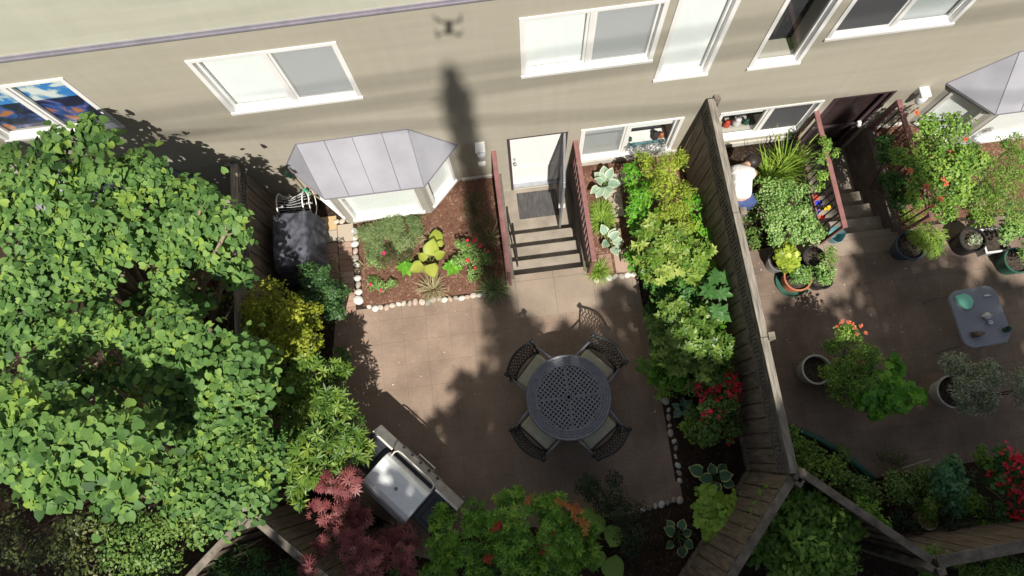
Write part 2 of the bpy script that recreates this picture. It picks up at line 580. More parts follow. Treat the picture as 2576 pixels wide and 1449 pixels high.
def _star(n=7):
    vs = [(0, .0, 0)]
    fs = []
    for k in range(n):
        a = R(-115 + 230 * k / (n - 1))
        L = 1.0 - 0.32 * abs(k - (n - 1) / 2) / ((n - 1) / 2)
        b = len(vs)
        for da, l in ((-13, .48), (0, 1), (13, .48)):
            t = a + R(da)
            vs.append((math.sin(t) * L * l * .75, math.cos(t) * L * l * .75, -.05 * l))
        fs += [(0, b + 1, b), (0, b + 2, b + 1)]
    return T(vs, fs)


STAR = _star()


def _lobed(n=5):
    vs = [(0, .35, 0)]
    fs = []
    m = n * 2
    for k in range(m + 1):
        a = R(-160 + 320 * k / m)
        l = (.62 if k % 2 == 0 else .45) if k not in (0, m) else .42
        vs.append((math.sin(a) * l, .35 + math.cos(a) * l, .04 if k % 2 else -.03))
    fs = [(0, k + 2, k + 1) for k in range(m)]
    return T(vs, fs)


LOBED = _lobed()


def _hosta(rows=6, wid=.40):
    vs, ed, fs = [], [], []
    cols = (-1, -.72, -.36, 0, .36, .72, 1)
    for i in range(rows + 1):
        t = i / rows
        ww = wid * (math.sin(PI * min(1, t * 1.02) ** .72)) ** .8 if 0 < t < 1 else 0.012
        y0 = t - (0.10 if i == 1 else 0)
        for c in cols:
            vs.append((ww * c, y0, .10 * abs(c) ** 1.3 * math.sin(PI * t) - .22 * t * t + .02 * math.sin(9 * t) * abs(c)))
            ed.append(max(abs(c), 0.95 if i in (0, rows) else 0, .75 if i == rows - 1 else 0))
    n = len(cols)
    for i in range(rows):
        for k in range(n - 1):
            a = i * n + k
            fs += [(a, a + 1, a + n + 1), (a, a + n + 1, a + n)]
    return T(vs, fs, ed)


HOSTA = _hosta()
HOSTAW = _hosta(6, .48)


def _blade(seg=5, curl=.9):
    vs, fs = [], []
    y = z = 0.0
    for i in range(seg + 1):
        t = i / seg
        a = R(70) - curl * 1.7 * t
        if i:
            y += math.cos(a) / seg
            z += math.sin(a) / seg
        ww = .022 * (1 - t) ** .6 + .002
        vs += [(-ww, y, z), (ww, y, z)]
    for i in range(seg):
        a = 2 * i
        fs += [(a, a + 1, a + 3), (a, a + 3, a + 2)]
    return T(vs, fs)


BLADE = _blade()
BLADEUP = _blade(5, .45)


def nrm(a):
    return a / np.maximum(np.linalg.norm(a, axis=1, keepdims=True), 1e-9)


def leaves(name, m, parent, P, N, D, S, tm, tint, label=None):
    tv, tf, te = tm
    n = len(P)
    N = nrm(N)
    Y = nrm(D - (D * N).sum(1, keepdims=True) * N)
    X = np.cross(Y, N)
    S = np.asarray(S).reshape(n, 1, 1)
    zf = rng.uniform(.2, 2.4, (n, 1, 1)) if len(tv) < 20 else 1.0
    xf = rng.uniform(.78, 1.1, (n, 1, 1)) if len(tv) < 20 else 1.0
    V = P[:, None, :] + S * (xf * tv[None, :, 0:1] * X[:, None, :] + tv[None, :, 1:2] * Y[:, None, :] + zf * tv[None, :, 2:3] * N[:, None, :])
    V = V.reshape(-1, 3)
    F = (tf[None] + (np.arange(n) * len(tv))[:, None, None]).reshape(-1, 3)
    me = bpy.data.meshes.new(name)
    me.vertices.add(len(V))
    me.vertices.foreach_set('co', V.ravel().astype(np.float32))
    me.loops.add(F.size)
    me.loops.foreach_set('vertex_index', F.ravel().astype(np.int32))
    me.polygons.add(len(F))
    me.polygons.foreach_set('loop_start', (np.arange(len(F)) * 3).astype(np.int32))
    me.update(calc_edges=True)
    a = me.attributes.new('tint', 'FLOAT', 'FACE')
    a.data.foreach_set('value', np.repeat(np.clip(tint, 0, 1), len(tf)).astype(np.float32))
    e = me.attributes.new('edge', 'FLOAT', 'POINT')
    e.data.foreach_set('value', np.tile(te, n).astype(np.float32))
    if len(tv) > 20:
        me.polygons.foreach_set('use_smooth', [True] * len(F))
    me.materials.append(m)
    o = bpy.data.objects.new(name, me)
    C.objects.link(o)
    attach(o, parent)
    if label: o['label'] = label
    return o


def cloud(blobs, n, sub=12, subr=.45, low=-.2, up=.6, noise=.45):
    """blobs: (x,y,z,rx,rz). Returns P, N, tint"""
    blobs = np.array([(b[0], b[1], b[2], b[3], b[4]) for b in blobs], float)
    wgt = blobs[:, 3] ** 2
    cnt = np.maximum(1, (n * wgt / wgt.sum())).astype(int)
    Ps, Ns, Ts = [], [], []
    for b, k in zip(blobs, cnt):
        d = rng.normal(size=(sub, 3))
        d = nrm(d)
        d[:, 2] = np.where(d[:, 2] < low, -d[:, 2], d[:, 2])
        rad = np.array([b[3], b[3], b[4]])
        cen = b[:3] + d * rad * rng.uniform(.45, .85, (sub, 1))
        st = rng.normal(0, .2, sub)
        i = rng.integers(0, sub, k)
        d2 = nrm(rng.normal(size=(k, 3)))
        d2[:, 2] = np.where(d2[:, 2] < -.35, -d2[:, 2], d2[:, 2])
        P = cen[i] + d2 * rad * subr * rng.uniform(.25, 1.0, (k, 1)) ** .6 * rng.uniform(.7, 1.25, (sub,))[i][:, None]
        N = d2 * .55 + d[i] * .35 + np.array([0, 0, up]) + rng.normal(0, noise, (k, 3))
        Ps.append(P); Ns.append(N); Ts.append(.5 + st[i] + rng.normal(0, .2, k))
    return np.concatenate(Ps), nrm(np.concatenate(Ns)), np.concatenate(Ts)


def rdir(n):
    a = rng.uniform(0, 2 * PI, n)
    return np.stack([np.cos(a), np.sin(a), rng.uniform(-.6, .1, n)], 1)


def whorls(P, N, T_, L, k=8, lift=(10, 45), jit=.15):
    """k leaves around each centre"""
    n = len(P)
    ref = np.tile(np.array([[.3, .9, .1]]), (n, 1))
    A = nrm(np.cross(N, ref)); B = np.cross(N, A)
    oP, oN, oD, oS, oT = [], [], [], [], []
    ph = rng.uniform(0, 2 * PI, n)
    for j in range(k):
        t = ph + 2 * PI * j / k + rng.normal(0, jit, n)
        rad = A * np.cos(t)[:, None] + B * np.sin(t)[:, None]
        e = np.radians(rng.uniform(lift[0], lift[1], n))[:, None]
        D = rad * np.cos(e) + N * np.sin(e)
        Nn = N * np.cos(e) - rad * np.sin(e)
        oP.append(P); oN.append(Nn); oD.append(D); oS.append(L * rng.uniform(.7, 1.15, n)); oT.append(T_ + rng.normal(0, .1, n))
    c = np.concatenate
    return c(oP), c(oN), c(oD), c(oS), c(oT)


def BL(u, v, z, r, sq=.8):
    p = G(u, v, z)
    rr = r * (CAM.z - z) / F_
    return (p.x, p.y, p.z, rr, rr * sq)


def limbs(name, base, blobs, r0, m, parent, bend=.12):
    b = MB()
    base = Vector(base)
    for q in blobs:
        e = Vector(q[:3]) + Vector((0, 0, q[4] * .3))
        mid = base.lerp(e, .45) + Vector((random.uniform(-bend, bend), random.uniform(-bend, bend), (e.z - base.z) * .18))
        b.tube([base + Vector((random.uniform(-.5, .5) * r0, random.uniform(-.5, .5) * r0, -.02)), base.lerp(mid, .5) + Vector((0, 0, .02)), mid, mid.lerp(e, .5) + Vector((0, 0, .05)), e],
               [r0, r0 * .8, r0 * .55, r0 * .35, r0 * .12], 6)
        for k in range(5):
            s = mid.lerp(e, random.uniform(.1, .9))
            d = Vector((random.uniform(-1, 1), random.uniform(-1, 1), random.uniform(-.1, .9))).normalized()
            b.tube([s, s + d * q[3] * .5, s + d * q[3] * .85 + Vector((0, 0, q[3] * .15))], [r0 * .22, r0 * .14, r0 * .05], 4)
    return b.build(name, m, parent, smooth=True)


def plant(name, label, cat, blobs, n, tm, m, size, base=None, style='leaf', k=8, stem=.02, sub=12, subr=.45, low=-.2, up=.6,
          group=None, noise=.45, lift=(10, 45), flowers=None, fmat=None, fsize=.03, smat=None, part='foliage'):
    bx = np.mean([b[0] for b in blobs]); by = np.mean([b[1] for b in blobs])
    if base is None: base = (bx, by, 0)
    t = thing(name, label, cat, base, group)
    limbs('trunk' if 'tree' in name else 'stem', base, blobs if len(blobs) < 14 else blobs[::2], stem, smat or M['bark'], t, .1)
    P, N, T_ = cloud(blobs, n, sub, subr, low, up, noise)
    if style == 'whorl':
        P, N, D, S, T_ = whorls(P, N, T_, size, k, lift)
    else:
        D = rdir(len(P)) + N * rng.uniform(-.2, .5, (len(P), 1))
        S = size * rng.uniform(.6, 1.2, len(P))
    leaves(part, m, t, P, N, D, S, tm, T_)
    if flowers:
        for q in flowers:
            flower(q, fsize * random.uniform(.8, 1.2), fmat, t)
    return t


def flower(c, r, m, parent, k=7):
    c = np.array([list(c)])
    N = np.array([[random.uniform(-.3, .3), random.uniform(-.4, .2), 1.0]])
    N = nrm(N)
    P1, N1, D1, S1, T1 = whorls(c, N, np.array([.5]), r, k, (5, 25))
    P2, N2, D2, S2, T2 = whorls(c + N * .004, N, np.array([.7]), r * .7, k - 2, (35, 70))
    return leaves('flower', m, parent, np.concatenate([P1, P2]), np.concatenate([N1, N2]), np.concatenate([D1, D2]), np.concatenate([S1, S2]), OVAL, np.concatenate([T1, T2]))


def tuft(name, label, cat, c, n, L, m, tm=BLADE, spread=.08, group=None, up=0.0, part='blades'):
    t = thing(name, label, cat, c, group)
    a = rng.uniform(0, 2 * PI, n)
    rr = rng.uniform(0, spread, n)
    P = np.stack([c[0] + np.cos(a) * rr, c[1] + np.sin(a) * rr, np.full(n, c[2])], 1)
    a2 = a + rng.normal(0, .5, n)
    D = np.stack([np.cos(a2), np.sin(a2), np.zeros(n)], 1)
    N = np.stack([rng.normal(0, .2, n), rng.normal(0, .2, n), np.ones(n)], 1)
    leaves(part, m, t, P, N, D, L * rng.uniform(.5, 1.15, n), tm, rng.uniform(0, 1, n))
    return t


def hosta(name, label, c, n, L, m, group=None, lift=(5, 35), petiole=.5, tm=HOSTA, spread=None, angles=None, seed=None):
    """big leaves on stalks round a crown"""
    t = thing(name, label, 'hosta', c, group)
    b = MB()
    cv = Vector(c)
    P, N, D, S = [], [], [], []
    for i in range(n):
        a = (2 * PI * i / n * (1.0 if n < 9 else 2.4) + random.uniform(-.3, .3)) if angles is None else R(angles[i][0])
        ln = L * random.uniform(.8, 1.15) if angles is None else angles[i][1]
        rad = L * petiole * random.uniform(.6, 1.4) * (1 if i % 2 or n < 8 else .4) if angles is None else angles[i][2]
        d = Vector((math.cos(a), math.sin(a), 0))
        h = L * random.uniform(.7, 1.2)
        p = cv + d * rad + Vector((0, 0, h))
        b.tube([cv, cv + d * rad * .4 + Vector((0, 0, h * .6)), p], [.007, .006, .004], 5)
        e = R(random.uniform(*lift))
        P.append(p); D.append(d * math.cos(e) + Vector((0, 0, math.sin(e)))); N.append(Vector((0, 0, math.cos(e))) - d * math.sin(e) + Vector((random.uniform(-.2, .2), random.uniform(-.2, .2), 0)))
        S.append(ln)
    b.build('stalk', M['greenstem'], t, smooth=True)
    for i in range(n):
        leaves('leaf', m, t, np.array([P[i][:]]), np.array([N[i][:]]), np.array([D[i][:]]), np.array([S[i]]), tm, np.array([random.random()]))
    return t


# leaf materials
L_ = {}
L_['heart'] = leafmat('heart_leaf', [(.035, .09, .022), (.085, .18, .045), (.135, .255, .068), (.18, .31, .075), (.27, .40, .07)], .28, .55, .25)
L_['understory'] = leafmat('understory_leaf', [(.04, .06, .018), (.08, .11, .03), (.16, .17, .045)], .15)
L_['yellowgreen'] = leafmat('yellow_green_leaf', [(.13, .17, .015), (.28, .33, .03), (.46, .50, .05)], .3)
L_['conifer'] = leafmat('conifer_leaf', [(.018, .05, .014), (.045, .11, .03), (.08, .17, .045)], .1)
L_['rhodo'] = leafmat('rhododendron_leaf', [(.05, .115, .018), (.115, .21, .03), (.24, .33, .055)], .2, .42, .32)
L_['maple'] = leafmat('red_maple_leaf', [(.14, .035, .04), (.28, .08, .085), (.44, .16, .15)], .3)
L_['rhodobright'] = leafmat('lime_rhododendron_leaf', [(.05, .11, .018), (.11, .205, .03), (.21, .32, .06)], .25, .35, .4)
L_['pieris'] = leafmat('pieris_leaf', [(.07, .18, .018), (.17, .38, .035), (.33, .54, .065)], .2, .35, .45)
L_['orangetip'] = leafmat('orange_shoot', [(.62, .20, .05), (.8, .36, .13)], .3)
L_['redtip'] = leafmat('red_shoot', [(.55, .04, .03), (.75, .10, .07)], .3)
L_['round'] = leafmat('round_leaf', [(.20, .36, .06), (.28, .45, .09)], .3)
L_['darkshrub'] = leafmat('dark_shrub_leaf', [(.010, .024, .009), (.026, .052, .018), (.055, .09, .03)], .1)
L_['hostavar'] = leafmat('variegated_leaf', [(.07, .16, .10), (.10, .21, .12)], .2, .5, .3, margin=(.62, .66, .22), mlo=.74)
L_['hostapale'] = leafmat('pale_hosta_leaf', [(.34, .45, .32), (.24, .36, .26)], .2, .5, .3, margin=(.52, .60, .44), mlo=.66)
L_['hostagold'] = leafmat('gold_hosta_leaf', [(.36, .43, .06), (.48, .52, .10)], .3, .5, .3, margin=(.30, .40, .07))
L_['hostablue'] = leafmat('blue_hosta_leaf', [(.11, .24, .17), (.15, .30, .21)], .2, .5, .3, margin=(.36, .46, .24))
L_['heuchera'] = leafmat('lime_leaf', [(.20, .38, .05), (.36, .58, .08), (.48, .68, .13)], .3)
L_['azalea'] = leafmat('azalea_leaf', [(.055, .12, .025), (.12, .22, .045), (.22, .32, .075)], .2)
L_['redflower'] = leafmat('red_petal', [(.60, .012, .03), (.85, .03, .06), (.95, .07, .18)], .25)
L_['pinkflower'] = leafmat('pink_petal', [(.75, .02, .16), (.85, .08, .25)], .25)
L_['coral'] = leafmat('coral_petal', [(.65, .16, .07), (.8, .25, .14)], .3)
L_['bright'] = leafmat('bright_green_leaf', [(.06, .20, .014), (.13, .37, .028), (.24, .50, .05)], .3)
L_['olive'] = leafmat('olive_leaf', [(.14, .21, .022), (.30, .41, .04), (.50, .58, .07)], .3)
L_['palerhodo'] = leafmat('pale_rhodo_leaf', [(.07, .15, .02), (.17, .29, .04), (.36, .44, .10)], .25, .42, .3)
L_['darkgreen'] = leafmat('deep_green_leaf', [(.02, .07, .015), (.05, .15, .03), (.09, .22, .04)], .2)
L_['palmate'] = leafmat('palmate_leaf', [(.05, .14, .035), (.08, .20, .05)], .2)
L_['mound'] = leafmat('grey_green_leaf', [(.09, .15, .045), (.19, .28, .10), (.34, .42, .18)], .2)
L_['brownish'] = leafmat('brownish_leaf', [(.05, .055, .022), (.12, .12, .045), (.22, .20, .08)], .2)
L_['grass'] = leafmat('grass_blade', [(.12, .24, .03), (.28, .44, .06), (.42, .55, .10)], .3)
L_['rose'] = leafmat('rose_leaf', [(.07, .16, .025), (.17, .32, .045), (.34, .48, .085)], .3)
L_['mint'] = leafmat('pale_shrub_leaf', [(.08, .19, .035), (.20, .36, .08), (.42, .56, .22)], .25)
L_['greyleaf'] = leafmat('silver_leaf', [(.15, .19, .11), (.30, .35, .21), (.55, .58, .42)], .15)
L_['needle'] = leafmat('dark_needles', [(.012, .028, .010), (.03, .055, .018)], .05)
L_['fern'] = leafmat('pale_fern_leaf', [(.07, .20, .08), (.13, .30, .13)], .25)
L_['dome'] = leafmat('dome_shrub_leaf', [(.09, .19, .03), (.19, .37, .055), (.31, .50, .09)], .2)

# ------------------------------------------------------------------ ground and paving
PITS = [(0.0, 1.12), (4.96, 6.08)]
PY = -1.75


def rect(x0, x1, y0, y1):
    return [(x0, y0), (x1, y0), (x1, y1), (x0, y1)]


sheet('ground', [rect(-150, 150, -150, PY), rect(-150, 0, PY, 0), rect(1.12, 4.96, PY, 0), rect(6.08, 150, PY, 0), rect(-150, 150, .37, 150)], 0.0, M['soil'])
sheet('patio', [[(-2.9, -1.99), (-.13, -1.99), (-.13, -2.12), (1.95, -2.12), (1.98, -3.6), (2.06, -4.0), (2.06, -5.48), (1.45, -5.52), (.9, -5.75), (-1.6, -5.9), (-3.1, -5.4), (-3.1, -3.4)]], 0.012, M['patio'])
sheet('apron_slabs', [rect(-.13, 1.96, -2.12, PY), rect(-.1, 1.94, -2.46, -2.12)], 0.017, M['slab'])
sheet('side_patio', [[(3.2, -1.86), (4.86, -1.78), (9.8, -1.78), (9.8, -5.4), (5.6, -5.45), (4.85, -5.5), (4.62, -5.2), (4.2, -4.84), (3.84, -4.6), (3.2, -4.35)]], 0.012, M['patio2'])
sheet('side_apron', [rect(4.86, 6.3, -2.1, PY)], 0.017, M['slab'])
sheet('verge', [rect(-20, 20, -40, -6.9)], 0.02, M['grass'])


def bumpy(name, x0, x1, y0, y1, z, amp, m, step=.06, seed=1, kind='structure'):
    nx = int((x1 - x0) / step); ny = int((y1 - y0) / step)
    b = MB()
    r = random.Random(seed)
    from mathutils import noise
    for j in range(ny + 1):
        for i in range(nx + 1):
            x = x0 + (x1 - x0) * i / nx; y = y0 + (y1 - y0) * j / ny
            e = min(i, nx - i, j, ny - j)
            h = (noise.noise(Vector((x * 3 + seed, y * 3, 0))) + .5 * noise.noise(Vector((x * 9, y * 9 + seed, 0))) + .6) * amp
            b.v.append((x, y, z + max(0, h) * min(1, e / 2)))
    for j in range(ny):
        for i in range(nx):
            a = j * (nx + 1) + i
            b.f.append((a, a + 1, a + nx + 2, a + nx + 1))
    return tag(b.build(name, m, smooth=True), kind=kind)


bumpy('mulch_bed', -2.46, -.15, -1.95, -.02, .012, .05, M['mulch'], seed=3)
bumpy('side_bed', 1.27, 2.98, -1.97, -.02, .012, .05, M['mulch'], seed=5)
bumpy('fence_bed', 2.0, 3.02, -5.2, -1.98, .012, .06, M['soil'], seed=8)
bumpy('corner_bed', -1.5, 3.0, -6.6, -5.56, .006, .06, M['soil'], seed=9)
bumpy('far_bed', 3.22, 4.85, -1.8, -.02, .02, .08, M['soil'], seed=12)
bumpy('gravel_bed', 6.2, 9.5, -1.72, -.02, .02, .06, M['mulch'], seed=15)

# bits of bark and fallen petals: nobody could count them
n = 420
P = np.stack([rng.uniform(-2.4, -.2, n), rng.uniform(-1.9, -.1, n), np.full(n, .05)], 1)
o = leaves('bark_chips', leafmat('bark_chip', [(.10, .035, .02), (.26, .12, .07), (.46, .32, .23)], 0, .9, .1), None, P, np.array([0, 0, 1.0]) + rng.normal(0, .35, (n, 3)), rdir(n), rng.uniform(.010, .034, n), LANCE, rng.uniform(0, 1, n))
tag(o, 'light flecks of bark scattered over the red mulch', 'bark', None, 'stuff')
n = 330
P = np.stack([rng.uniform(-2.7, 2.0, n), rng.uniform(-5.4, -2.1, n), np.full(n, .02)], 1)
P[:90, 0] = rng.uniform(1.2, 2.05, 90)
P[90:170, 0] = rng.uniform(-2.7, -1.9, 80)
P2_ = np.stack([rng.uniform(3.3, 7.5, 330), rng.uniform(-4.4, -1.9, 330), np.full(330, .02)], 1)
P = np.concatenate([P, P2_])
n = len(P)
o = leaves('petals', leafmat('petal_fleck', [(.35, .30, .24), (.6, .55, .48), (.8, .78, .7)], .2, .8, .1), None, P, np.array([0, 0, 1.0]) + rng.normal(0, .25, (n, 3)), rdir(n), np.where(rng.random(n) < .12, .03, .013) * rng.uniform(.6, 1.2, n), OVAL, rng.uniform(0, 1, n))
tag(o, 'pale fallen petals scattered over both patios', 'petals', None, 'stuff')

# brick path beside the bed
pm = leafmat('path_brick', [(.27, .16, .12), (.38, .25, .19), (.42, .36, .30), (.50, .36, .20)], 0, .85, .2)


def tinted(name, boxes, m, parent=None):
    b = MB()
    tt = []
    for (x0, x1, y0, y1, z0, z1, t) in boxes:
        b.box(x0, x1, y0, y1, z0, z1)
        tt += [t] * 6
    o = b.build(name, m, parent)
    a = o.data.attributes.new('tint', 'FLOAT', 'FACE')
    a.data.foreach_set('value', np.array(tt, np.float32))
    return o


bx = []
y = -.84
while y > -1.98:
    bx.append((-2.79 + random.uniform(-.004, .004), -2.575, y - .094, y, .0, .03 + random.uniform(0, .004), random.uniform(.1, .5)))
    y -= .1
bx += [(-2.79, -2.53, -.83, -.53, 0, .035, .72), (-3.04, -2.80, -.60, -.36, 0, .03, 1.0), (-3.03, -2.80, -.80, -.61, 0, .03, .66)]
y = -.82
while y > -1.9:
    bx.append((-3.02, -2.81, y - .17, y, .0, .026 + random.uniform(0, .004), random.uniform(.15, .45)))
    y -= .178
bx += [(-3.28, -3.06, -.75, -.45, 0, .028, .9), (-3.25, -3.05, -1.1, -.77, 0, .028, .2)]
tag(tinted('brick_path', bx, pm), kind='structure')
bx = [(1.68, 1.90, -1.0, -.50, .05, .075, .6), (1.64, 1.92, -.48, -.26, .05, .078, .68), (1.60, 1.80, -1.5, -1.03, .05, .075, .35), (1.62, 1.84, -1.93, -1.55, .05, .072, .4), (1.94, 2.2, -.46, -.24, .05, .075, .6), (1.38, 1.58, -1.9, -1.6, .05, .07, .1)]
tag(tinted('stepping_slabs', bx, pm), kind='structure')

# river stones edging the beds
stone_proto = {}


def stones(pts, where, first):
    for i, (x, y, s) in enumerate(pts):
        k = random.randrange(6) if not first or i else 5
        key = k
        if key not in stone_proto:
            b = MB()
            b.ball((0, 0, 0), 1, 12, 8, (1, .78, .55), .05)
            o = b.build('river_stone', M['stone'][k], None, smooth=True)
            stone_proto[key] = o
            o.scale = (1, 1, 1)
        else:
            o = stone_proto[key].copy()
            C.objects.link(o)
        o.location = (x + random.uniform(-.008, .008), y + random.uniform(-.012, .012), s * random.uniform(.15, .4) + .01)
        o.rotation_euler = (random.uniform(-.2, .2), random.uniform(-.2, .2), random.uniform(0, 3.1))
        s *= 1.22
        o.scale = (s, s * random.uniform(.85, 1.15), s * random.uniform(.8, 1.1))
        tag(o, where.replace('one of the', ('tan', 'brown', 'cream', 'dark grey', 'reddish', 'white')[k]).replace('stones', 'stone', 1), 'stone', where.replace('one of the ', ''))


row = []
for i in range(23):
    t = i / 22
    row.append((-2.36 + 2.05 * t, -1.99 + random.uniform(-.022, .018), random.uniform(.032, .056)))
stones(row, 'one of the rounded river stones in the row between red mulch bed and patio', False)
row = [(-2.53, -1.84, .075)] + [(-2.52 + random.uniform(-.012, .012), -1.70 + .115 * i, random.uniform(.045, .06)) for i in range(10)]
stones(row, 'one of the rounded river stones between brick path and red mulch bed', True)
stones([(-2.80 + .1 * i, -.46 + random.uniform(-.01, .01), random.uniform(.045, .055)) for i in range(5)], 'one of the small stones tucked under the bay window corner', False)
stones([(1.30 + .098 * i, -1.98 + random.uniform(-.01, .01), random.uniform(.04, .055)) for i in range(7)], 'one of the pale stones at the end of the bed right of the stairs', False)
stones([(2.07 + random.uniform(-.015, .02), -4.02 - .118 * i, random.uniform(.035, .055)) for i in range(11)], 'one of the small stones edging the shaded bed along the right side of the patio', False)
stones([(1.45 + .095 * i, -5.53 + .012 * i + random.uniform(-.012, .012), random.uniform(.035, .05)) for i in range(7)], 'one of the small stones in the short row below the dining table', False)

# ------------------------------------------------------------------ stairwells
def stairwell(x0, x1, label):
    t = thing('stairwell', label, 'stairs', ((x0 + x1) / 2, PY / 2, -.74))
    b = MB()
    b.box(x0, x1, -.88, 0.0, -.90, -.74)
    b.build('landing', M['concrete'], t)
    for k in range(3):
        b = MB()
        b.box(x0, x1, -.88 - .29 * (k + 1), -.88 - .29 * k, -.90, -.74 + .185 * (k + 1))
        b.build('step', M['concrete'], t, bevel=.008)
    b = MB()
    b.box(x0 - .13, x0, PY - .06, 0, -.9, .07)
    b.box(x1, x1 + .13, PY - .06, 0, -.9, .07)
    b.box(x0, x1, PY - .12, PY, -.9, .016)
    b.build('retaining_wall', M['retain'], t, bevel=.006)
    return t


stairwell(0.0, 1.12, 'concrete stairs sinking from the sunlit patio to the white door')
stairwell(4.96, 6.08, 'dark concrete stairs sinking to the brown door beyond the wooden fence')


def railing(x, y1, label, foot=0.07, flare=0.0, hand=None):
    t = thing('railing', label, 'railing', (x, 0, foot), 'red brown stair railings')
    b = MB()
    b.obox((x, (y1 + .02) / 2, .95), (1, 0, 0), (0, 1, 0), (0, 0, 1), .037, abs(y1 - .02) / 2, .02)
    b.build('top_rail', M['rail'], t, bevel=.006)
    b = MB()
    b.box(x - .02, x + .02, y1 + .02, -.01, foot + .09, foot + .12)
    b.build('bottom_rail', M['rail'], t)
    for yy in (y1 + .03, -.04):
        b = MB()
        b.box(x - .022, x + .022, yy - .022, yy + .022, foot, .93)
        b.build('post', M['rail'], t)
    nb = int(abs(y1) / .115)
    for i in range(1, nb):
        yy = -.04 + (y1 + .07) * i / nb
        b = MB()
        b.box(x - .008, x + .008, yy - .008, yy + .008, foot + .12, .93)
        b.build('baluster', M['baluster'], t)
    return t


railing(-.075, -1.93, 'red brown railing on the left edge of the stairs to the white door')
railing(1.19, -1.93, 'red brown railing on the right edge of the stairs to the white door')
railing(4.89, -1.90, 'red brown railing with a climbing rose, left of the brown door stairs')
railing(6.16, -1.90, 'red brown railing under the rose bush, right of the brown door stairs')


def handrail(x, label):
    t = thing('handrail', label, 'handrail', (x, -1.2, -.5))
    b = MB()
    b.tube([(x, -.93, .17), (x, -.98, .20), (x, -1.62, .60), (x, -1.66, .58)], .019, 8)
    b.build('rail', M['baluster'], t, smooth=True)
    for yy, z0, z1 in ((-1.02, -.55, .22), (-1.55, -.18, .55)):
        b = MB()
        b.tube([(x, yy, z0), (x, yy, z1)], .014, 6)
        b.build('post', M['baluster'], t)


handrail(.075, 'short dark sloping handrail inside the stairwell to the white door')
handrail(5.06, 'short dark sloping handrail inside the brown door stairwell')

# ------------------------------------------------------------------ row house
house = thing('row_house', 'long beige sided row house with white windows and two back doors', 'house', (0, 0, 0))
OPEN = [(-6.0, -4.6, 3.03, 4.1), (-3.19, -1.62, 3.0, 4.12), (.43, 1.99, 3.0, 4.12), (2.16, 2.80, 2.50, 4.35), (3.40, 4.02, 2.49, 4.35), (4.22, 5.75, 2.97, 4.1),
        (1.29, 2.76, .22, 1.27), (3.38, 4.86, .32, 1.24), (.14, 1.06, -.74, 1.30), (5.03, 5.98, -.74, 1.28), (7.2, 8.8, 3.0, 4.1)]
xs = sorted(set([-14, 14] + [v for o_ in OPEN for v in o_[:2]]))
zs = sorted(set([-.9, 4.61] + [v for o_ in OPEN for v in o_[2:]]))
b = MB()
for i in range(len(xs) - 1):
    for k in range(len(zs) - 1):
        cx, cz = (xs[i] + xs[i + 1]) / 2, (zs[k] + zs[k + 1]) / 2
        if any(a < cx < c and d < cz < e for a, c, d, e in OPEN): continue
        b.add([(xs[i], 0, zs[k]), (xs[i + 1], 0, zs[k]), (xs[i + 1], 0, zs[k + 1]), (xs[i], 0, zs[k + 1])], [(0, 1, 2, 3)])
for a, c, d, e in OPEN:
    b.add([(a, 0, d), (a, 0, e), (a, .36, e), (a, .36, d)], [(0, 1, 2, 3)])
    b.add([(c, 0, d), (c, .36, d), (c, .36, e), (c, 0, e)], [(0, 1, 2, 3)])
    b.add([(a, 0, e), (c, 0, e), (c, .36, e), (a, .36, e)], [(0, 1, 2, 3)])
    b.add([(a, 0, d), (a, .36, d), (c, .36, d), (c, 0, d)], [(0, 1, 2, 3)])
b.build('wall', M['wall'], house)
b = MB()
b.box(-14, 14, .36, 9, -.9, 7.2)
b.build('dark_interior', M['darkroom'], house)  # near-black colour stands in for the unlit rooms behind the windows
b = MB()
b.box(-14, 14, -.045, .36, 4.66, 7.2)
b.build('upper_wall', M['upper'], house)
b = MB()
b.box(-14, 14, -.075, .0, 4.60, 4.625)
b.box(-14, 14, -.06, -.0, 4.635, 4.66)
b.build('flashing', M['flash'], house)
b = MB()
b.box(-14.2, 14.2, -.15, 9.2, 7.2, 7.35)
b.build('roof', M['roofmetal'], house)
for a, c in ((-.66, -.13), (1.26, 3.0), (3.2, 4.83), (6.22, 6.75)):
    b = MB()
    b.box(a, c, -.03, 0.0, -.05, .085 if a < 1 or a > 6 else .14)
    b.build('plinth', M['plinth'], house)


class Frm:
    """local frame on a vertical face: along a, out of the wall n"""
    def __init__(s, p, a, n):
        s.p = Vector(p); s.a = Vector(a).normalized(); s.n = Vector(n).normalized()

    def box(s, mb, x0, x1, d0, d1, z0, z1):
        c = s.p + s.a * (x0 + x1) / 2 + s.n * (d0 + d1) / 2
        return mb.obox((c.x, c.y, (z0 + z1) / 2), s.a, s.n, (0, 0, 1), abs(x1 - x0) / 2, abs(d1 - d0) / 2, abs(z1 - z0) / 2)


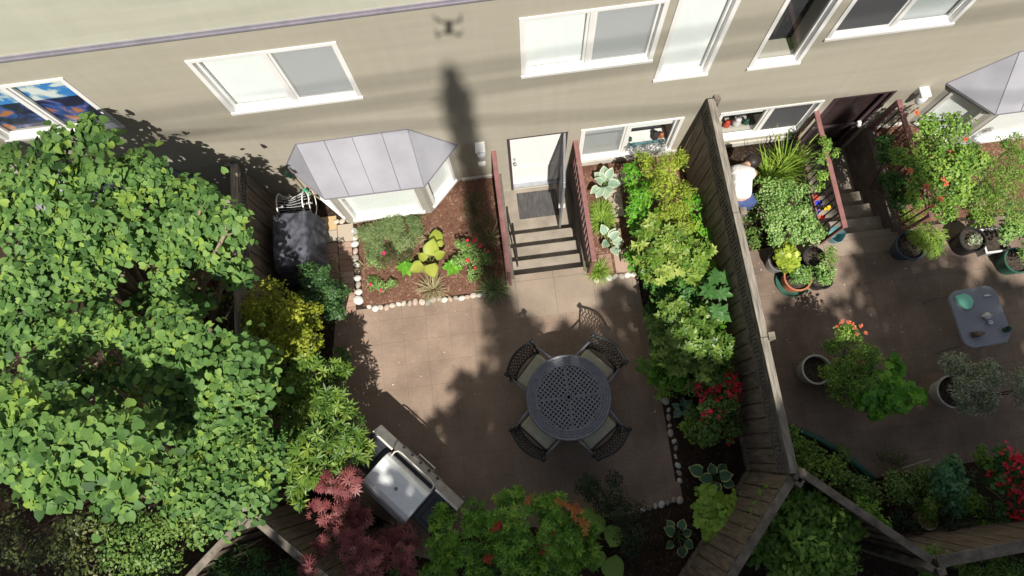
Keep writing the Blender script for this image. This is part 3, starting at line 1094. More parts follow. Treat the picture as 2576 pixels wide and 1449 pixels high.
def window(fr, x0, x1, z0, z1, split, styles, parent=None, name='window', label=None, deep=.07, fw=.05, sill=True):
    f = MB()
    pr = .018
    fr.box(f, x0 - .035, x0 + .02, -deep - .02, pr, z0 - .02, z1 + .03)
    fr.box(f, x1 - .02, x1 + .035, -deep - .02, pr, z0 - .02, z1 + .03)
    fr.box(f, x0 + .021, x1 - .021, -deep - .02, pr - .003, z1 - .015, z1 + .028)
    fr.box(f, x0 - .04, x1 + .04, -deep - .02, pr + .012, z0 - .035, z0 + .008)
    edges = [x0 + .02] + [x0 + (x1 - x0) * s_ for s_ in split] + [x1 - .02]
    for e in edges[1:-1]:
        fr.box(f, e - .028, e + .028, -deep - .015, -deep + .045, z0 + .008, z1 - .015)
    for i in range(len(edges) - 1):
        a = edges[i] + (.028 if i else 0); c = edges[i + 1] - (.028 if i < len(edges) - 2 else 0)
        d0, d1 = -deep - .012, -deep + .022
        w_ = .03
        fr.box(f, a, a + w_, d0, d1, z0 + .01, z1 - .02)
        fr.box(f, c - w_, c, d0, d1, z0 + .01, z1 - .02)
        fr.box(f, a + w_, c - w_, d0, d1 - .002, z0 + .01, z0 + .045)
        fr.box(f, a + w_, c - w_, d0, d1 - .002, z1 - .05, z1 - .02)
    host = f.build(name, M['white'], parent)
    if label: host['label'] = label
    for i in range(len(edges) - 1):
        a = edges[i] + .03; c = edges[i + 1] - .03
        st = styles[i]
        g = MB(); fr.box(g, a, c, -deep - .006, -deep, z0 + .03, z1 - .03); g.build('pane', M['glass'], host)
        za, zb = z0 + .01, z1
        if 'b' in st:
            g = MB(); fr.box(g, a - .02, c + .02, -deep - .045, -deep - .04, za, zb); g.build('blind', M['blind'], host)
        if 'g' in st:
            g = MB(); fr.box(g, a - .02, c + .02, -deep - .045, -deep - .04, za, zb); g.build('blind', M['greyblind'], host)
        if 'h' in st:
            g = MB(); fr.box(g, a - .02, c + .02, -deep - .045, -deep - .04, zb - (zb - za) * .35, zb); g.build('blind', M['blind'], host)
        if 's' in st:
            g = MB(); fr.box(g, a - .01, c + .01, -deep + .012, -deep + .014, z0 + .03, z1 - .03); g.build('insect_screen', M['screen'], host)
        if 'd' in st:
            g = MB(); fr.box(g, a - .01, c + .01, -deep + .012, -deep + .014, z0 + .03, z1 - .03); g.build('insect_screen', M['darkscreen'], host)
    return host


FW = Frm((0, 0, 0), (1, 0, 0), (0, -1, 0))
wn = window(FW, *OPEN[0], [.5], ['x', 'x'], house, label='white window filled with blue and dark pictures')
wn2 = window(FW, *OPEN[1], [.50], ['b', 'bs'], house, label='wide white window above the left bay, blinds closed')
window(FW, *OPEN[2], [.50], ['b', 'bs'], house, label='wide white window above the white door, blinds closed')
window(FW, *OPEN[3], [], ['b'], house, label='tall narrow window with a white blind')
tw = window(FW, *OPEN[4], [], ['x'], house, label='tall narrow dark window without a blind')
window(FW, *OPEN[5], [.52], ['dg', 'g'], house, label='wide window with grey panes at upper right')
sw = window(FW, *OPEN[6], [.48], ['sh', 'h'], house, label='low white window beside the wooden fence, half raised blind')
nw = window(FW, *OPEN[7], [.53], ['h', 'dh'], house, label='low dark window with vases behind its left pane')
window(FW, *OPEN[10], [.5], ['b', 'b'], house)
# things on the inner sills
g = MB()
for x, s in ((-5.65, .0), (-4.95, .1)):
    g.box(x - .3, x + .3, .10, .11, 3.08, 4.06)
pic = g.build('window_picture', M['white'], wn)
pm2, t, bb = newmat('abstract_picture')
tc = t.nodes.new('ShaderNodeTexCoord')
nn = t.nodes.new('ShaderNodeTexNoise'); nn.inputs['Scale'].default_value = 3.2; nn.inputs['Detail'].default_value = 3; nn.inputs['Distortion'].default_value = 1.4
t.links.new(tc.outputs['Object'], nn.inputs['Vector'])
sx = t.nodes.new('ShaderNodeSeparateXYZ'); t.links.new(tc.outputs['Object'], sx.inputs[0])
r1 = t.nodes.new('ShaderNodeValToRGB'); r2 = t.nodes.new('ShaderNodeValToRGB')
for rr, cs in ((r1, [(.0, (.03, .16, .5)), (.44, (.05, .25, .62)), (.5, (.35, .5, .6)), (.56, (.75, .78, .74)), (1, (.8, .8, .78))]), (r2, [(0, (.01, .012, .03)), (.45, (.015, .02, .05)), (.55, (.03, .10, .35)), (.62, (.45, .16, .05)), (1, (.5, .3, .2))])):
    while len(rr.color_ramp.elements) < len(cs): rr.color_ramp.elements.new(.5)
    for i, (p_, c_) in enumerate(cs):
        rr.color_ramp.elements[i].position = p_; rr.color_ramp.elements[i].color = (*c_, 1)
    t.links.new(nn.outputs[0], rr.inputs[0])
gt = t.nodes.new('ShaderNodeMath'); gt.operation = 'GREATER_THAN'; gt.inputs[1].default_value = 3.62
t.links.new(sx.outputs[2], gt.inputs[0])
mx = t.nodes.new('ShaderNodeMixRGB'); t.links.new(gt.outputs[0], mx.inputs[0]); t.links.new(r2.outputs[0], mx.inputs[1]); t.links.new(r1.outputs[0], mx.inputs[2])
t.links.new(mx.outputs[0], bb.inputs['Base Color']); bb.inputs['Roughness'].default_value = .5
pic.data.materials[0] = pm2

for host, items in ((nw, ((3.55, M['straw'], .07), (3.70, M['red'], .06), (3.86, M['ceramic'], .075), (4.02, M['greenpot'], .05))), (sw, ((2.55, M['darkroom'], .07), (2.66, M['terra'], .05), (2.15, M['greenpot'], .04)))):
    z0 = .36 if host is nw else .25
    for x, m_, s in items:
        g = MB(); g.lathe((x, .20, z0), [(s * .5, 0), (s, s * .9), (s * .8, s * 1.8), (s * .55, s * 2.4), (s * .7, s * 2.7)], 12)
        g.build('vase', m_, host, smooth=True)
g = MB(); g.box(2.05, 2.70, .085, .12, .30, .335); g.build('sill_strip', M['teal'], sw)
g = MB(); g.box(2.05, 2.72, .10, .34, .225, .30); g.build('sill_shelf', M['white'], sw)
g = MB(); g.box(1.34, 1.96, .20, .21, .24, .62); g.build('inner_blind', M['greyblind'], sw)


def bay(mir, label):
    X = (lambda x: 6.08 - x) if mir == 1 else ((lambda x: -7.6 - x) if mir == 2 else (lambda x: x))
    A, B_, Cc, D_ = (X(-3.05), 0.0), (X(-2.56), -.53), (X(-1.22), -.53), (X(-.70), 0.0)
    if mir: A, B_, Cc, D_ = D_, Cc, B_, A
    host = MB()
    core = [(A[0], A[1] + .0), (B_[0], B_[1]), (Cc[0], Cc[1]), (D_[0], D_[1])]
    # shell walls
    gl, fm, bl, sc = MB(), MB(), MB(), MB()
    for k, (p, q) in enumerate(((A, B_), (B_, Cc), (Cc, D_))):
        p = Vector((p[0], p[1], 0)); q = Vector((q[0], q[1], 0))
        a = (q - p).normalized(); nrm_ = Vector((a.y, -a.x, 0))
        fr = Frm(p, a, nrm_)
        L = (q - p).length
        m0 = .10 if k == 1 else .09
        z0, z1, H = .17, 1.17, 1.30
        fr.box(host, .0, m0, -.10, 0, .0, H)
        fr.box(host, L - m0, L, -.10, 0, .0, H)
        fr.box(host, m0, L - m0, -.10, -.001, 0, z0)
        fr.box(host, m0, L - m0, -.10, -.001, z1, H)
        w_ = .045
        fr.box(fm, m0, m0 + w_, -.07, .015, z0, z1)
        fr.box(fm, L - m0 - w_, L - m0, -.07, .015, z0, z1)
        fr.box(fm, m0 + w_, L - m0 - w_, -.07, .013, z1 - w_, z1)
        fr.box(fm, m0 - .02, L - m0 + .02, -.07, .035, z0 - .02, z0 + .035)
        fr.box(gl, m0 + w_, L - m0 - w_, -.045, -.04, z0 + .035, z1 - w_)
        fr.box(bl, m0, L - m0, -.085, -.08, z0 + .02, z1)
    h = host.build('bay_window', M['trim'], house)
    h['label'] = label
    fm.build('frame', M['white'], h)
    gl.build('pane', M['glass'], h)
    bl.build('blind', M['blind'], h)
    e = [(X(-3.16), 0, 1.31), (X(-2.61), -.60, 1.33), (X(-1.14), -.60, 1.33), (X(-.60), 0, 1.31)]
    t0, t1 = (X(-2.78), 0, 1.965), (X(-1.21), 0, 1.99)
    if mir: e = e[::-1]; t0, t1 = t1, t0
    r_ = MB()
    th = Vector((0, 0, -.03))
    v = [Vector(q) for q in e] + [Vector(t0), Vector(t1)]
    vv = v[:4] + [q + th for q in v[:4]] + v[4:]
    r_.add([tuple(q) for q in vv], [(0, 1, 8), (1, 2, 9, 8), (2, 3, 9), (0, 4, 5, 1), (1, 5, 6, 2), (2, 6, 7, 3), (4, 7, 6, 5)])
    r_.build('bay_roof', M['roofmetal'], h)
    s_ = MB()
    up = Vector((0, 0, .006))
    for f_ in (.0, .25, .5, .765, 1.0):
        s_.tube([v[4].lerp(v[5], f_) + up, v[1].lerp(v[2], f_) + up], .0055 if f_ in (.25, .765) else .0042, 5)
    s_.tube([v[0] + up, v[1] + up, v[2] + up, v[3] + up], .008, 5)
    s_.tube([v[0] + up * 2, v[4] + up * 2, v[5] + up * 2, v[3] + up * 2], .011, 5)
    s_.build('roof_seam', M['seam'], h)


bay(0, 'grey roofed bay window over the red mulch bed')
bay(1, 'grey roofed bay window behind the rose bushes at far right')
bay(2, 'grey roofed bay window behind the big tree at far left')


def backdoor(x0, x1, z0, z1, m, dark, label, handle_x):
    d = MB()
    d.box(x0 + .045, x1 - .045, .10, .14, z0 + .03, z1 - .04)
    for a, c in ((x0 + .13, (x0 + x1) / 2 - .03), ((x0 + x1) / 2 + .03, x1 - .13)):
        d.box(a, c, .094, .101, z0 + .15, z0 + .75)
        d.box(a, c, .094, .101, z0 + .9, z1 - .2)
    o = d.build('door', m, house, bevel=.004)
    o['label'] = label
    j = MB()
    j.box(x0, x0 + .045, .0, .16, z0, z1)
    j.box(x1 - .045, x1, .0, .16, z0, z1)
    j.box(x0 + .045, x1 - .045, .0, .16, z1 - .04, z1)
    j.build('door_frame', M['jamb'], o)
    j = MB()
    j.box(x0 + .045, x1 - .045, .02, .16, z0 - .001, z0 + .03)
    j.build('threshold', M['alu'], o)
    k = MB()
    k.ball((handle_x, .05, z0 + .98), .03, 10, 8)
    k.tube([(handle_x, .05, z0 + .98), (handle_x, .10, z0 + .98)], .012, 8)
    k.ball((handle_x, .075, z0 + 1.12), .02, 8, 6)
    k.build('handle', M['steeldull'], o, smooth=True)
    return o


backdoor(.14, 1.06, -.74, 1.30, M['door'], False, 'white panelled back door behind the open storm door', .24)
bd = backdoor(5.03, 5.98, -.74, 1.28, M['browndoor'], True, 'dark brown back door in the shaded stairwell', 5.14)
# open storm door of the white entry, closed screen door of the brown entry
hinge = Vector((1.01, .0, 0)); tip = Vector((.885, -.86, 0))
a = (tip - hinge).normalized()
fr = Frm(hinge, a, Vector((-a.y, a.x, 0)))
s_ = MB()
L = .86
for z0, z1, x0, x1 in ((-.70, 1.27, 0, .07), (-.70, 1.27, L - .07, L), (1.19, 1.27, .07, L - .07), (-.70, -.40, .07, L - .07), (.18, .24, .07, L - .07)):
    fr.box(s_, x0, x1, -.016, .016, z0, z1)
so = s_.build('storm_door', M['alu'], house, bevel=.003)
so['label'] = 'open aluminium storm door at the white entry'
s_ = MB(); fr.box(s_, .07, L - .07, -.003, .003, -.40, 1.19); s_.build('pane', screenmat('storm_glass', (.05, .055, .07), .75), so)
s_ = MB(); fr.box(s_, L - .12, L - .05, .018, .05, .24, .27); fr.box(s_, L - .12, L - .05, -.05, -.018, .24, .27); s_.build('handle', M['chrome'], so)
s_ = MB()
for z0, z1, x0, x1 in ((-.70, 1.24, 5.09, 5.16), (-.70, 1.24, 5.85, 5.92), (1.17, 1.24, 5.16, 5.85), (-.70, -.50, 5.16, 5.85), (.16, .22, 5.16, 5.85)):
    s_.box(x0, x1, .03, .055, z0, z1)
so = s_.build('screen_door', M['jamb'], house)
s_ = MB(); s_.box(5.84, 5.90, -.02, .03, .22, .30); s_.ball((5.87, -.03, .26), .035, 8, 6); s_.build('handle', M['ceramic'], so)


def lamp(x, zt, label):
    b = MB()
    b.box(x - .075, x + .075, -.03, -.001, zt - .16, zt)
    o = b.build('wall_lamp', M['white'], house, bevel=.006)
    o['label'] = label
    b = MB()
    b.box(x - .075, x + .075, -.17, -.03, zt - .045, zt)
    b.build('lamp_arm', M['white'], o, bevel=.01)
    b = MB()
    b.lathe((x + .005, -.12, zt - .26), [(.001, 0), (.045, .01), (.066, .06), (.07, .13), (.062, .21)], 16)
    b.build('lamp_shade', mat('lamp_glass', (.85, .87, .9), .15, 0, .5, .02), o, smooth=True)


lamp(-.265, 1.33, 'white wall lamp between left bay and white door')
lamp(6.36, 1.30, 'white wall lamp between brown door and right bay')
b = MB(); b.box(-.345, -.225, -.04, -.001, .56, .64); b.box(-.33, -.24, -.055, -.04, .57, .63)
b.build('outlet_cover', M['white'], house, bevel=.006)
b = MB()
b.box(.22, .92, -.56, -.08, -.738, -.726)
for i in range(24):
    b.box(.235 + i * .0285, .25 + i * .0285, -.55, -.09, -.726, -.720)
tag(b.build('doormat', M['rubber']), 'ribbed grey doormat on the landing before the white door', 'doormat')

# ------------------------------------------------------------------ fences
def fence(name, pts, H, label, side, mtop=None, topper=.42, boards=.2, capw=.10, kick=True):
    t = thing(name, label, 'fence', (pts[0][0], pts[0][1], 0), 'weathered wooden garden fences')
    for i in range(len(pts) - 1):
        p = Vector((pts[i][0], pts[i][1], 0)); q = Vector((pts[i + 1][0], pts[i + 1][1], 0))
        a = (q - p).normalized(); n_ = Vector((a.y, -a.x, 0)) * side
        L = (q - p).length
        f = Frm(p, a, n_)
        b = MB()
        x = 0.0
        while x < L - .02:
            w_ = min(boards, L - x)
            off = random.uniform(-.006, .006)
            zt = H - topper
            # boards overlap a little and lean slightly
            f.box(b, x + .008, x + w_ - .008, .012 + off, .034 + off, .04 + random.uniform(0, .02), zt)
            f.box(b, x - .03, x + .035, -.012, .010, .04, zt) if x > .05 else None
            x += boards
        b.build('boards', M['wood'], t)
        b = MB()
        f.box(b, 0, L, -.030, .045, H - topper - .05, H - topper - .005)
        if topper > .1:
            f.box(b, 0, L, .0, .02, H - topper, H - .03)
            x = .06
            while x < L - .08:
                f.box(b, x, x + .022, .0205, .034, H - topper + .02, H - .05)
                x += .055
            f.box(b, 0, L, .0205, .046, H - .13, H - .04)
        b.build('rail', M['capdark'], t)
        if kick:
            b = MB()
            f.box(b, L * .78 if L > 4 else 0, L, .034, .07, .10, .20)
            b.build('kick_board', M['wood'], t)
        b = MB()
        nseg = max(1, int(round(L / 1.75)))
        for k in range(nseg):
            x0, x1 = L * k / nseg, L * (k + 1) / nseg
            c = p + a * (x0 + x1) / 2
            b2 = MB()
            f.box(b2, x0 + .003, x1 - .003, -.055, -.055 + capw, H - .03 + .012 * (k % 2), H + .012 * (k % 2))
            b2.build('cap_board', M['cap'] if abs(a.y) > .95 else M['capx'], t, bevel=.006)
        for k in range(nseg + 1):
            x0 = L * k / nseg
            b2 = MB()
            f.box(b2, x0 - .05, x0 + .05, -.13, -.045, 0, H + (.045 if 0 < k < nseg else .03))
            b2.build('post', M['capx'], t, bevel=.005)
    return t


fence('wooden_fence', [(3.04, -.04), (3.10, -5.15)], 1.85, 'long weathered fence running from the house between the two patios', 1)
fence('wooden_fence', [(3.08, -5.20), (1.75, -6.62)], 1.82, 'weathered fence running from the corner post to the bottom edge, beside lime leaves', 1, topper=.05)
fence('wooden_fence', [(3.20, -5.14), (4.50, -6.32)], 1.82, 'plain topped fence between the dome shrub and right neighbour flower bed', -1, topper=.05, kick=False)
fence('wooden_fence', [(4.56, -6.36), (7.6, -6.18)], 1.82, 'weathered fence at bottom right corner below the red flowers', -1, topper=.05, kick=False, capw=.14)
fence('wooden_fence', [(-3.76, -.04), (-3.74, -4.80)], 1.72, 'dark weathered fence between covered barbecue and the heart leaved tree', -1, topper=.3)
fence('wooden_fence', [(-3.68, -4.84), (-2.5, -5.95)], 1.72, 'weathered fence running down right behind the red maple', -1, topper=.05)
fence('wooden_fence', [(-3.74, -4.88), (-4.75, -5.75)], 1.72, 'weathered fence running down left from the bottom corner post', 1, topper=.05)

# ------------------------------------------------------------------ dining set
TC = Vector((.56, -3.82, 0))
t = thing('dining_table', 'round grey cast metal dining table with pierced top', 'table', TC)
RO, RI, ZT = .61, .475, .72
b = MB()
# rim of the pierced top: polar cells with a hole in each, plus a solid edge
def pcell(b, r0, r1, t0, t1, hole, z0, z1, n=6):
    rc, tc_ = (r0 + r1) / 2, (t0 + t1) / 2
    cor = [(r0, t0), (r1, t0), (r1, t1), (r0, t1)]
    O = [Vector((TC.x + r * math.cos(q), TC.y + r * math.sin(q), z1)) for r, q in cor]
    cen = sum(O, Vector()) / 4
    out, inn = [], []
    for k in range(8):
        if k % 2 == 0: out.append(O[k // 2])
        else: out.append((O[k // 2] + O[(k // 2 + 1) % 4]) / 2)
    for k in range(8):
        d = out[k] - cen
        f_ = hole * (.78 if k % 2 == 0 else 1.0)
        inn.append(cen + d * f_)
    vs = out + inn + [v - Vector((0, 0, z1 - z0)) for v in inn]
    fs = [(k, (k + 1) % 8, 8 + (k + 1) % 8, 8 + k) for k in range(8)] + [(8 + k, 8 + (k + 1) % 8, 16 + (k + 1) % 8, 16 + k) for k in range(8)]
    b.add([tuple(v) for v in vs], fs)


for ring, (r0, r1, nn_) in enumerate(((RI, .512, 84), (.512, .549, 84), (.549, .585, 84))):
    for k in range(nn_):
        t0 = 2 * PI * (k + .5 * (ring % 2)) / nn_
        pcell(b, r0, r1, t0, t0 + 2 * PI / nn_, .70, ZT - .026, ZT)
# centre grid turned 45 degrees
g = .0505
for i in range(-14, 15):
    for j in range(-14, 15):
        cx, cy = (i + j) * g / math.sqrt(2), (i - j) * g / math.sqrt(2)
        rr = math.hypot(cx, cy)
        if rr > RI + .02 or rr < .03: continue
        h = g / 2
        O = []
        for dx, dy in ((h, h), (0, h), (-h, h), (-h, 0), (-h, -h), (0, -h), (h, -h), (h, 0)):
            O.append(Vector((TC.x + cx + (dx + dy) / math.sqrt(2), TC.y + cy + (dx - dy) / math.sqrt(2), ZT - .003)))
        cen = Vector((TC.x + cx, TC.y + cy, ZT - .003))
        hr = .0158
        I = [cen + (o_ - cen).normalized() * hr for o_ in O]
        vs = O + I + [v - Vector((0, 0, .026)) for v in I]
        b.add([tuple(v) for v in vs], [(k, (k + 1) % 8, 8 + (k + 1) % 8, 8 + k) for k in range(8)] + [(8 + k, 8 + (k + 1) % 8, 16 + (k + 1) % 8, 16 + k) for k in range(8)])
b.build('tabletop', M['cast'], t)
b = MB()
b.lathe(TC, [(.583, ZT - .012), (.583, ZT + .002), (.60, ZT + .006), (RO, ZT), (RO + .004, ZT - .02), (.595, ZT - .022)], 72)
b.lathe(TC, [(.455, ZT - .004), (.46, ZT + .003), (.478, ZT + .003), (.483, ZT - .004)], 64)
b.lathe(TC, [(.024, ZT - .01), (.026, ZT + .006), (.043, ZT + .006), (.047, ZT - .004)], 20)
b.build('rim', M['cast'], t, smooth=False)
b = MB()
for k in range(4):
    q = k * PI / 2 + R(1)
    a = Vector((math.cos(q), math.sin(q), 0))
    b.obox(TC + a * .33 + Vector((0, 0, ZT)), a, (-a.y, a.x, 0), (0, 0, 1), .26, .011, .002)
b.build('spoke_band', M['cast'], t)
for k in range(4):
    q = k * PI / 2 + PI / 4
    a = Vector((math.cos(q), math.sin(q), 0))
    b = MB()
    b.tube([TC + a * .33 + Vector((0, 0, ZT - .02)), TC + a * .22 + Vector((0, 0, .5)), TC + a * .27 + Vector((0, 0, .2)), TC + a * .42 + Vector((0, 0, .0))], [.022, .018, .02, .026], 8)
    b.build('leg', M['castdark'], t, smooth=True)


def chair():
    """patio armchair; seat centre at origin, back towards +Y"""
    t = thing('patio_chair', 'x', 'chair', (0, 0, 0), 'patio chairs around the dining table')
    b = MB()
    b.box(-.25, .25, -.26, .22, .40, .425)
    b.build('seat', M['castdark'], t, bevel=.01)
    b = MB()
    b.box(-.255, .255, -.27, .20, .43, .49)
    b.build('cushion', M['cushion'], t, smooth=True, bevel=.028, seg=3)
    # curved back frame
    def bp(s, h):  # s -1..1 across, h height
        lean = (h - .42) * .30
        return Vector((s * .285, .235 + lean - .07 * s * s + .02, h))
    b = MB()
    top = [bp(-1.05 + 2.1 * i / 12, .93 + .015 * math.cos((-1 + 2 * i / 12) * PI)) for i in range(13)]
    b.tube(top, .020, 8)
    b.tube([bp(-1.05, .93) + Vector((0, -.035, 0)), bp(-1.05, .93) + Vector((0, .03, .005))], .028, 8)
    b.tube([bp(1.05, .93) + Vector((0, -.035, 0)), bp(1.05, .93) + Vector((0, .03, .005))], .028, 8)
    b.tube([bp(-1, .93), bp(-1, .7), bp(-.97, .42)], .016, 6)
    b.tube([bp(1, .93), bp(1, .7), bp(.97, .42)], .016, 6)
    b.tube([bp(-.97 + 1.94 * i / 6, .50) for i in range(7)], .013, 6)
    b.build('backrest', M['castdark'], t, smooth=True)
    b = MB()
    n = 7
    for i in range(-n, n + 1):
        for sgn in (-1, 1):
            pts = []
            for k in range(9):
                h = .50 + .43 * k / 8
                s = i / n * 1.3 + sgn * (h - .715) * 1.25 + .05 * math.sin(k * 2.2)
                if abs(s) <= .98: pts.append(bp(s, h))
            if len(pts) > 2: b.tube(pts, .0075, 4, False)
    b.build('lattice', M['castdark'], t)
    for s in (-1, 1):
        b = MB()
        b.tube([bp(s, .68), (s * .30, .08, .665), (s * .305, -.14, .66), (s * .30, -.24, .63), (s * .285, -.25, .52), (s * .27, -.24, .42)], [.015, .018, .022, .018, .014, .014], 8)
        b.build('armrest', M['cast'], t, smooth=True)
        b = MB()
        b.tube([(s * .25, -.24, .42), (s * .26, -.27, .2), (s * .27, -.28, .0)], [.018, .015, .018], 6)
        b.build('leg', M['castdark'], t, smooth=True)
        b = MB()
        b.tube([(s * .25, .21, .42), (s * .26, .27, .2), (s * .28, .33, .0)], [.018, .015, .018], 6)
        b.build('leg', M['castdark'], t, smooth=True)
    return t


proto = chair()
chairs = [((-.12, -3.15), 'upper left patio chair, back towards the sunlit paving'), ((1.27, -3.18), 'upper right patio chair, back towards the yellow green bushes'),
          ((1.115, -4.60), 'lower right patio chair, back towards the lower stone edging'), ((-.165, -4.455), 'lower left patio chair, nearest the barbecue')]
for i, ((cx, cy), lab) in enumerate(chairs):
    o = proto if i == 0 else copy_tree(proto)
    d = Vector((cx - TC.x, cy - TC.y, 0)).normalized()
    # the top of the back sits .40 m behind the seat centre
    o.location = (cx - d.x * .40, cy - d.y * .40, .012)
    o.rotation_euler.z = math.atan2(-d.x, d.y)
    o['label'] = lab

# ------------------------------------------------------------------ barbecue
e1 = Vector((1.06, -1.17, 0)).normalized()      # along the front
e2 = Vector((-e1.y, e1.x, 0))                    # towards the patio
bc = Vector((-1.69, -4.55, 0))                   # middle of the front bar
t = thing('barbecue', 'stainless steel gas barbecue with closed lid beside the red maple', 'barbecue', bc)


def bb(mb, x0, x1, y0, y1, z0, z1):
    c = bc + e1 * (x0 + x1) / 2 + e2 * (y0 + y1) / 2
    return mb.obox((c.x, c.y, (z0 + z1) / 2), e1, e2, (0, 0, 1), (x1 - x0) / 2, (y1 - y0) / 2, (z1 - z0) / 2)


lx0, lx1 = -.42, .385
b = MB(); bb(b, lx0 + .02, lx1 - .02, -.56, .0, .10, .86); b.build('cabinet', M['enamel'], t, bevel=.01)
# lid with a rolled front and back
b = MB()
prof = [(-.055, .90), (-.06, .99), (-.09, 1.05), (-.15, 1.095), (-.24, 1.11), (-.48, 1.11), (-.55, 1.09), (-.59, 1.04), (-.60, .92)]
vs, fs = [], []
for x in (lx0, lx1):
    for y, z in prof:
        p = bc + e1 * x + e2 * y
        vs.append((p.x, p.y, z))
n = len(prof)
fs += [(i, i + 1, n + i + 1, n + i) for i in range(n - 1)] + [tuple(range(n))[::-1], tuple(range(n, 2 * n))]
b.add(vs, fs)
lid = b.build('lid', M['steel'], t, bevel=.012)
b = MB()
P_ = lambda x, y, z: bc + e1 * x + e2 * y + Vector((0, 0, z))
b.tube([P_(lx0 + .06, -.07, 1.0), P_(lx0 + .06, .0, 1.02), P_(lx0 + .09, .04, 1.025), P_(lx0 + .15, .05, 1.025), P_(lx1 - .13, .05, 1.025), P_(lx1 - .05, .04, 1.025), P_(lx1 - .02, .0, 1.02), P_(lx1 - .02, -.07, 1.0)], .012, 8)
b.build('handle', M['chrome'], lid, smooth=True)
b = MB(); b.lathe(P_(.0, -.33, 1.11), [(.026, 0), (.026, .006), (.012, .008), (.011, .004)], 20); b.build('gauge', M['steeldull'], lid, smooth=True)
b = MB(); bb(b, lx0 - .01, lx1 + .01, -.66, -.605, .86, .93); b.build('back_rail', M['steeldull'], t, bevel=.01)
for q in ((-.80, lx0 - .005), (lx1 + .005, .80)):
    b = MB(); bb(b, q[0], q[1], -.03, .0, .885, .912); b.build('front_bar', M['chrome'], t, bevel=.003)
b = MB()
vs = []
for x in (-.80, .80):
    for y, z in ((.001, .905), (.115, .80), (.115, .74), (.001, .72)):
        p = bc + e1 * x + e2 * y
        vs.append((p.x, p.y, z))
b.add(vs, [(0, 1, 5, 4), (1, 2, 6, 5), (2, 3, 7, 6), (0, 3, 2, 1), (4, 5, 6, 7)])
b.build('control_panel', M['steeldull'], t, bevel=.004)
for k in range(5):
    b = MB()
    c = P_(-.33 + .16 * k, .085, .80)
    ax = (e2 + Vector((0, 0, .9))).normalized()
    b.tube([c, c + ax * .03], [.028, .022], 12)
    b.build('knob', M['enamel'], t, smooth=False)
b = MB(); bb(b, -.36, .36, .06, .10, .55, .60); b.tube([P_(-.12, .10, .66), P_(-.12, .16, .665), P_(.18, .16, .665), P_(.18, .10, .66)], .010, 6); b.build('door_handle', M['chrome'], t)
for x0, x1 in ((-.80, lx0 - .01), (lx1 + .01, .80)):
    b = MB(); bb(b, x0, x1, -.50, -.031, .86, .90); sh = b.build('side_shelf', M['enamel'], t, bevel=.01)
    b = MB()
    m_ = .07
    for q in ((x0 + m_, x1 - m_, -.11, -.09), (x0 + m_, x1 - m_, -.44, -.42), (x0 + m_, x0 + m_ + .02, -.42, -.11), (x1 - m_ - .02, x1 - m_, -.42, -.11)):
        bb(b, *q, .90, .907)
    b.build('burner_cover', M['black'], sh, bevel=.003)
for x in (-.38, .35):
    for y in (-.50, -.06):
        b = MB(); c = P_(x, y, .05); b.tube([c - e2 * .02, c + e2 * .02], .05, 12); b.build('wheel', M['black'], t)

# covered barbecue and wire reel by the left fence
t = thing('covered_barbecue', 'barbecue under a crumpled dark grey cover between fence and brick path', 'barbecue', (-3.25, -1.0, 0))
from mathutils import noise as _nz
b = MB()
nx, ny = 34, 44
x0, x1, y0, y1 = -3.57, -2.95, -1.50, -.52
for j in range(ny + 1):
    for i in range(nx + 1):
        s, q = i / nx, j / ny
        ex = max(0, (abs(s - .5) - .40) / .10); ey = max(0, (abs(q - .5) - .43) / .07)
        drop = min(1, max(ex, ey))
        z = .92 + .10 * math.cos((q - .45) * 2.4) - .76 * drop ** 1.6
        wv = _nz.noise(Vector((s * 5, q * 6, 1))) * .05 + abs(_nz.noise(Vector((s * 10 + 3, q * 7, 4)))) * .05
        out = 1 + .06 * drop
        b.v.append(((x0 + x1) / 2 + (s - .5) * (x1 - x0) * out + wv * drop, (y0 + y1) / 2 + (q - .5) * (y1 - y0) * out + wv * drop * .5, z + wv * (1 - drop * .6)))
for j in range(ny):
    for i in range(nx):
        a = j * (nx + 1) + i
        b.f.append((a, a + 1, a + nx + 2, a + nx + 1))
b.build('cover', M['cover'], t, smooth=True)
b = MB()
b.box(-3.50, -3.02, -1.44, -.58, .06, .80)
b.build('cabinet', M['black'], t)
t = thing('hose_reel', 'white wire hose reel above the dark grey cover, beside the fence', 'reel', (-3.25, -.33, .0))
for x in (-3.50, -3.10, -3.0):
    b = MB()
    b.tube([(x, -.33 + .20 * math.cos(q * PI / 12), .62 + .20 * math.sin(q * PI / 12)) for q in range(25)], .012 if x != -3.0 else .007, 6, False)
    b.build('hoop', M['white'], t, smooth=True)
b = MB()
for k in range(22):
    q = 2 * PI * k / 22
    b.tube([(-3.50, -.33 + .19 * math.cos(q), .62 + .19 * math.sin(q)), (-3.30, -.33 + .12 * math.cos(q + .2), .62 + .12 * math.sin(q + .2)), (-3.10, -.33 + .19 * math.cos(q + .1), .62 + .19 * math.sin(q + .1))], .004, 4, False)
b.tube([(-3.52, -.33, .62), (-3.0, -.33, .62)], .015, 6)
b.build('wires', M['palepot'], t)
b = MB()
for k in range(9):
    x = -3.42 + .03 * k
    b.tube([(x, -.33 + .11 * math.cos(q * PI / 8), .62 + .11 * math.sin(q * PI / 8)) for q in range(17)], .014, 5, False)
b.build('hose', M['black'], t)
b = MB()
for x in (-3.48, -3.08):
    b.tube([(x, -.5, .0), (x, -.33, .62), (x, -.16, 0)], .012, 5)
b.build('stand', M['castdark'], t)
